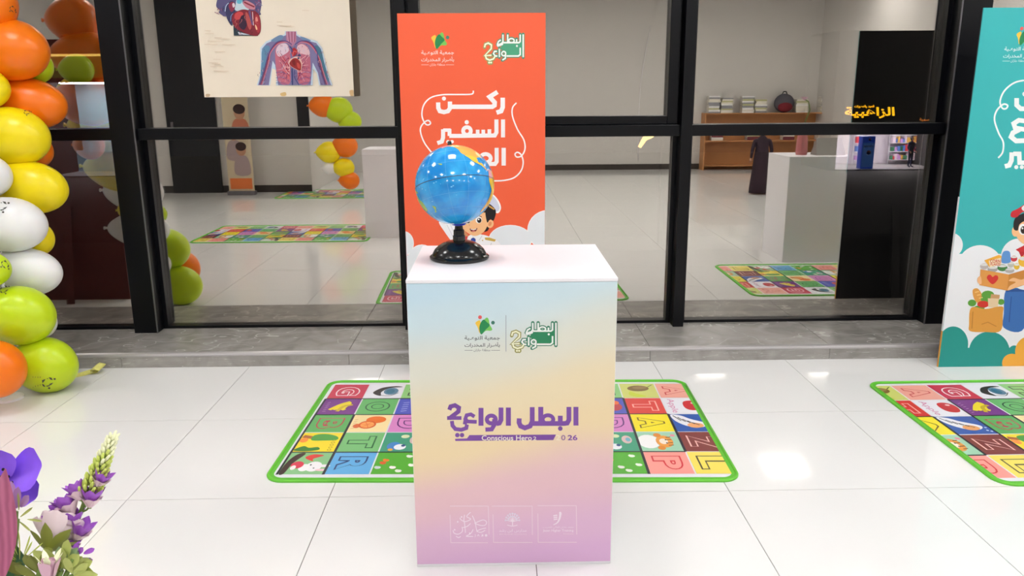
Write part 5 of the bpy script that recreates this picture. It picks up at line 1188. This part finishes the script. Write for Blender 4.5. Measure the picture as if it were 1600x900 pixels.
random.seed(31)
SHC = [mat('goods_%d' % i, c, 0.5) for i, c in enumerate((c8(210, 60, 70), c8(230, 210, 220), c8(90, 130, 200), c8(60, 130, 90), c8(230, 180, 80), c8(200, 150, 210)))]
for (xa, xb, ya) in ((1392, 1440, SHY+3.2), (1452, 1474, SHY+1.5), (1336, 1344, SHY+3.2)):
    p_, q_ = on_y(xa, 240, ya).x, on_y(xb, 240, ya).x; rk = empty('goods_rack', ((p_+q_)/2, ya, GZ), 'rack of colourful goods inside the lit shop, %s' % {1392: 'in the middle', 1452: 'red one at the right end', 1336: 'beside the fridge'}[xa], 'shelf rack')
    for z_ in (0.25, 0.75, 1.25, 1.7): MB().box((p_, ya, GZ+z_), (q_, ya+0.35, GZ+z_+0.03)).build('shelf', mat('rack_red', c8(170, 40, 46), 0.5) if xa == 1452 else WHITE, rk)
    for x_ in (p_, q_-0.03): MB().box((x_, ya+0.3, GZ), (x_+0.03, ya+0.35, GZ+2.0)).build('upright', WHITE, rk)
    for z_ in (0.28, 0.78, 1.28):
        x_ = p_+0.05
        while x_ < q_-0.14: 
            w_ = random.uniform(0.1, 0.2); MB().box((x_, ya+0.02, GZ+z_+0.003), (x_+w_*0.9, ya+0.25, GZ+z_+random.uniform(0.2, 0.4))).build('goods', random.choice(SHC), rk); x_ += w_
f0, f1 = on_y(1346, 240, SHY+0.5), on_y(1366, 240, SHY+0.5); fz = on_y(1356, 213, SHY+0.5).z
fg = empty('drinks_fridge', ((f0.x+f1.x)/2, SHY+0.75, GZ), 'blue drinks fridge standing in the lit shop', 'fridge'); BLU = mat('fridge_blue', c8(20, 60, 170), 0.3, emit=(*c8(20, 60, 170), 0.6))
MB().box((f0.x, SHY+0.5, GZ), (f1.x, SHY+1.0, fz), 0.02).build('cabinet', BLU, fg); MB().box((f0.x+0.04, SHY+0.485, GZ+0.1), (f1.x-0.04, SHY+0.4995, fz-0.35)).build('door', mat('fridge_door', c8(30, 50, 90), 0.1, emit=(*c8(60, 110, 190), 0.5)), fg)
a = Art((f0.x, SHY+0.484, 0), (1, 0, 0), (0, 0, 1)); fw_ = f1.x-f0.x
for zc, r_ in ((fz-0.18, 0.085), (GZ+0.9, 0.13)):
    a.ell(fw_*0.55, zc, r_, r_, c8(240, 240, 244), 1 if zc > -1.2 else 2); a.blob([(fw_*0.55-r_, zc+0.01), (fw_*0.55, zc+r_), (fw_*0.55+r_, zc+0.03), (fw_*0.55, zc+0.01)], c8(206, 30, 44), 3); a.blob([(fw_*0.55-r_*0.95, zc-0.02), (fw_*0.55, zc-0.01), (fw_*0.55+r_, zc-0.02), (fw_*0.55, zc-r_)], c8(24, 70, 170), 3)
a.text('pepsi', (fw_*0.15, GZ+1.35, fw_*0.85, GZ+1.15), c8(240, 244, 250), 2, 0.01)
a.build('logo_print', fg)
# glowing signs above
def sign(x0, y0, x1, y1, txt, colr, strength, label, Y=SHY-0.12, sub=None, off=0.03):
    A, B = on_y(x0, y1, Y), on_y(x1, y0, Y); t = empty('shop_sign', ((A.x+B.x)/2, Y, A.z), label, 'sign')
    MB().box((A.x-0.05, Y+0.03, A.z-0.05), (B.x+0.05, SHY-0.001, B.z+0.05)).build('sign_panel', mat('sign_black', c8(10, 10, 10), 0.6), t)
    def put(tx, bx, nm):
        vs, fs, _ = text_geo(tx, off); mb = MB(); x_0, y_0, x_1, y_1 = bx; P = [(on_y(x_0+(x_1-x_0)*u, y_1+(y_0-y_1)*v, Y)) for u, v in vs]; mb.add(P, fs); mb.build(nm, emit_mat('neon_%s' % nm+label[:6], colr, strength), t)
    put(txt, (x0, y0, x1, y1), 'letters')
    if sub: put(sub[0], sub[1], 'small_letters')
    return t
sign(1320, 167, 1398, 185, ar('الزاهبية'), c8(255, 186, 20), 4.0, 'glowing yellow Arabic shop sign above the transom bar', sub=(ar('للعود والعطورات'), (1335, 164, 1366, 169)))
sign(1437, 184, 1478, 190, ar('مغسلة الوسمية'), c8(255, 150, 50), 1.6, 'small dim orange Arabic sign beside the right window post', off=0.02)
# shop at the left end of the street
lx0, lx1 = on_y(60, 150, SHY).x, on_y(172, 150, SHY).x
ls = lit_shop(lx0, lx1, on_y(110, 128, SHY).z, 'pale lit shop across the street behind the left window', None, 34, 3)
A, B = on_y(70, 122, SHY-0.1), on_y(165, 84, SHY-0.1); MB().box((A.x, SHY-0.1, A.z), (B.x, SHY-0.001, B.z)).build('green_signboard', mat('green_sign', c8(110, 120, 40), 0.5, emit=(*c8(120, 126, 50), 0.35)), ls)
MB().box((A.x, SHY-0.14, B.z-0.12), (B.x, SHY-0.1005, B.z)).build('light_strip', emit_mat('strip_gold', c8(255, 214, 110), 2.0), ls)
MB().box((lx0+0.05, SHY+3.0, GZ), (lx1-0.05, SHY+3.2, GZ+1.2)).build('counter', mat('counter_cyan', c8(150, 200, 216), 0.4), ls)
# warm wall lamp hanging outside behind the middle window
lq = on_y(1012, 216, 9.0); lm = empty('street_lantern', (lq.x, 9.0, -0.12), 'warm glowing street lantern seen through the middle window', 'street lamp')
MB().tube([(lq.x+0.16, 9.0, -0.12), (lq.x+0.16, 9.0, lq.z+0.25)], 0.012, 8).build('post', BLACK, lm)
MB().tube([(lq.x+0.16, 9.0, lq.z+0.25), (lq.x+0.05, 9.0, lq.z+0.28), (lq.x, 9.0, lq.z+0.14)], 0.008, 8).build('arm', BLACK, lm)
MB().lathe([(0.02, 0.14), (0.09, 0.05), (0.095, 0.04), (0.06, 0.04)], lq, 16).build('shade', BLACK, lm)
MB().tube([lq+Vector((-0.09, 0, -0.10)), lq+Vector((-0.03, 0, 0.0)), lq+Vector((0.06, 0, 0.035))], [0.02, 0.032, 0.026], 10).build('bulb', emit_mat('lamp_warm', (1.0, 0.62, 0.20), 5), lm, smooth=True)

# ================================================================== PEOPLE (tiny: one mirrored in the glass, one in the shop)
def person(name, loc, label, cloth, robe=False, height=1.65, face=0.0):
    x, y, z = loc; s = height/1.65
    t = empty(name, loc, label, 'person')
    V = {'pel': (0, 0, .92), 'sp': (0, 0, 1.08), 'ch': (0, 0.01, 1.28), 'nk': (0, 0, 1.42), 'hd0': (0, -.01, 1.50)}
    E_ = [('pel', 'sp'), ('sp', 'ch'), ('ch', 'nk'), ('nk', 'hd0')]; Rr = {'pel': (.15, .11), 'sp': (.125, .095), 'ch': (.16, .10), 'nk': (.05, .05), 'hd0': (.05, .055)}
    for sd, n_ in ((-1, 'l'), (1, 'r')):
        V.update({'hip'+n_: (sd*.09, 0, .86), 'kn'+n_: (sd*.10, -.02, .48), 'an'+n_: (sd*.10, 0.01, .09), 'to'+n_: (sd*.115, -.15, .035), 'sh'+n_: (sd*.19, 0, 1.35), 'el'+n_: (sd*.25, .02, 1.08), 'wr'+n_: (sd*.22, -.12, .90)})
        E_ += [('pel', 'hip'+n_), ('hip'+n_, 'kn'+n_), ('kn'+n_, 'an'+n_), ('an'+n_, 'to'+n_), ('ch', 'sh'+n_), ('sh'+n_, 'el'+n_), ('el'+n_, 'wr'+n_)]
        Rr.update({'hip'+n_: (.09, .09), 'kn'+n_: (.06, .06), 'an'+n_: (.042, .045), 'to'+n_: (.04, .03), 'sh'+n_: (.06, .06), 'el'+n_: (.045, .045), 'wr'+n_: (.032, .034)})
    ks = list(V); me = bpy.data.meshes.new('body'); rot = Matrix.Rotation(face, 3, 'Z')
    me.from_pydata([tuple(rot@(Vector(V[k])*s)) for k in ks], [(ks.index(a_), ks.index(b_)) for a_, b_ in E_], [])
    o = bpy.data.objects.new('body', me); col.objects.link(o); o.parent = t; me.materials.append(cloth)
    sk = o.modifiers.new('skin', 'SKIN'); sk.use_smooth_shade = True
    for i, k in enumerate(ks): me.skin_vertices[0].data[i].radius = (Rr[k][0]*s, Rr[k][1]*s); me.skin_vertices[0].data[i].use_root = (k == 'pel')
    sb = o.modifiers.new('sub', 'SUBSURF'); sb.levels = 2; sb.render_levels = 2
    SKN = mat('skin', c8(190, 140, 110), 0.5)
    W_ = lambda p: Vector(loc)+rot@(Vector(p)*s)
    hd = MB().ball((0, 0, 0), (.076, .092, .112), 20, 14)
    for v in hd.v:
        if v.z < 0: v.x *= 1+v.z*2.2; v.y *= 1+v.z*1.2
    hd.v = [W_((v.x, v.y-.015, v.z+1.565)) for v in hd.v]; hd.ball(W_((0, -.108, 1.555)), .012*s, 8, 6); h_ = hd.build('head', SKN, t, smooth=True)
    ey = MB(); [ey.ball(W_((q*.03, -.097, 1.575)), .009*s, 8, 6) for q in (-1, 1)]; ey.build('eyes', BLACK, h_); MB().ball(W_((0, -.098, 1.51)), (.02*s, .006*s, .005*s), 8, 6).build('mouth', mat('lip', c8(150, 80, 76), 0.5), h_)
    hr = MB().ball((0, 0, 0), (.09, .10, .12), 20, 14); hr.v = [W_((v.x, max(v.y, -0.055 if v.z < 0.05 else -.11)+.012, v.z+1.585)) for v in hr.v]; hr.build('headscarf' if robe else 'hair', cloth if robe else mat('hair_dark', c8(24, 20, 18), 0.5), t, smooth=True)
    for sd in (-1, 1):   # hands
        w0 = Vector((sd*.22, -.12, .90)); hm = MB(); hm.tube([W_(w0), W_(w0+Vector((0, -.03, -.035))), W_(w0+Vector((0, -.055, -.07)))], [.022*s, .034*s, .026*s], 8)
        for f in range(4): b0 = w0+Vector(((f-1.5)*.014, -.052, -.066)); hm.tube([W_(b0), W_(b0+Vector((0, -.012, -.035-.004*(f in (1, 2))))), W_(b0+Vector((0, -.004, -.062-.006*(f in (1, 2)))))], [.009*s, .008*s, .006*s], 6)
        b0 = w0+Vector((-sd*.02, -.03, -.03)); hm.tube([W_(b0), W_(b0+Vector((-sd*.018, -.025, -.02))), W_(b0+Vector((-sd*.02, -.04, -.04)))], [.010*s, .009*s, .007*s], 6); hm.build('hand', SKN, t, smooth=True)
    if robe:
        rm = MB(); rm.lathe([(.27, .03), (.26, .2), (.22, .6), (.19, .95), (.16, 1.15), (.17, 1.3), (.12, 1.4), (.06, 1.46)], (0, 0, 0), 28); rm.v = [W_((v.x, v.y*.75, v.z)) for v in rm.v]; rm.build('robe', cloth, t, smooth=True)
    return t
fp = mirror_floor(1186, 303)
person('person', (fp.x, fp.y, 0), 'small person in a long dark purple robe mirrored in front of the bookcase', mat('dark_robe', c8(40, 20, 34), 0.8), True, 1.06, 0.0)
sp2 = on_y(1421, 258, SHY+1.2)
person('person', (sp2.x, SHY+1.2, GZ), 'person in dark blue clothes standing inside the lit shop', mat('navy_cloth', c8(30, 36, 70), 0.8), False, 1.7, 0.4)
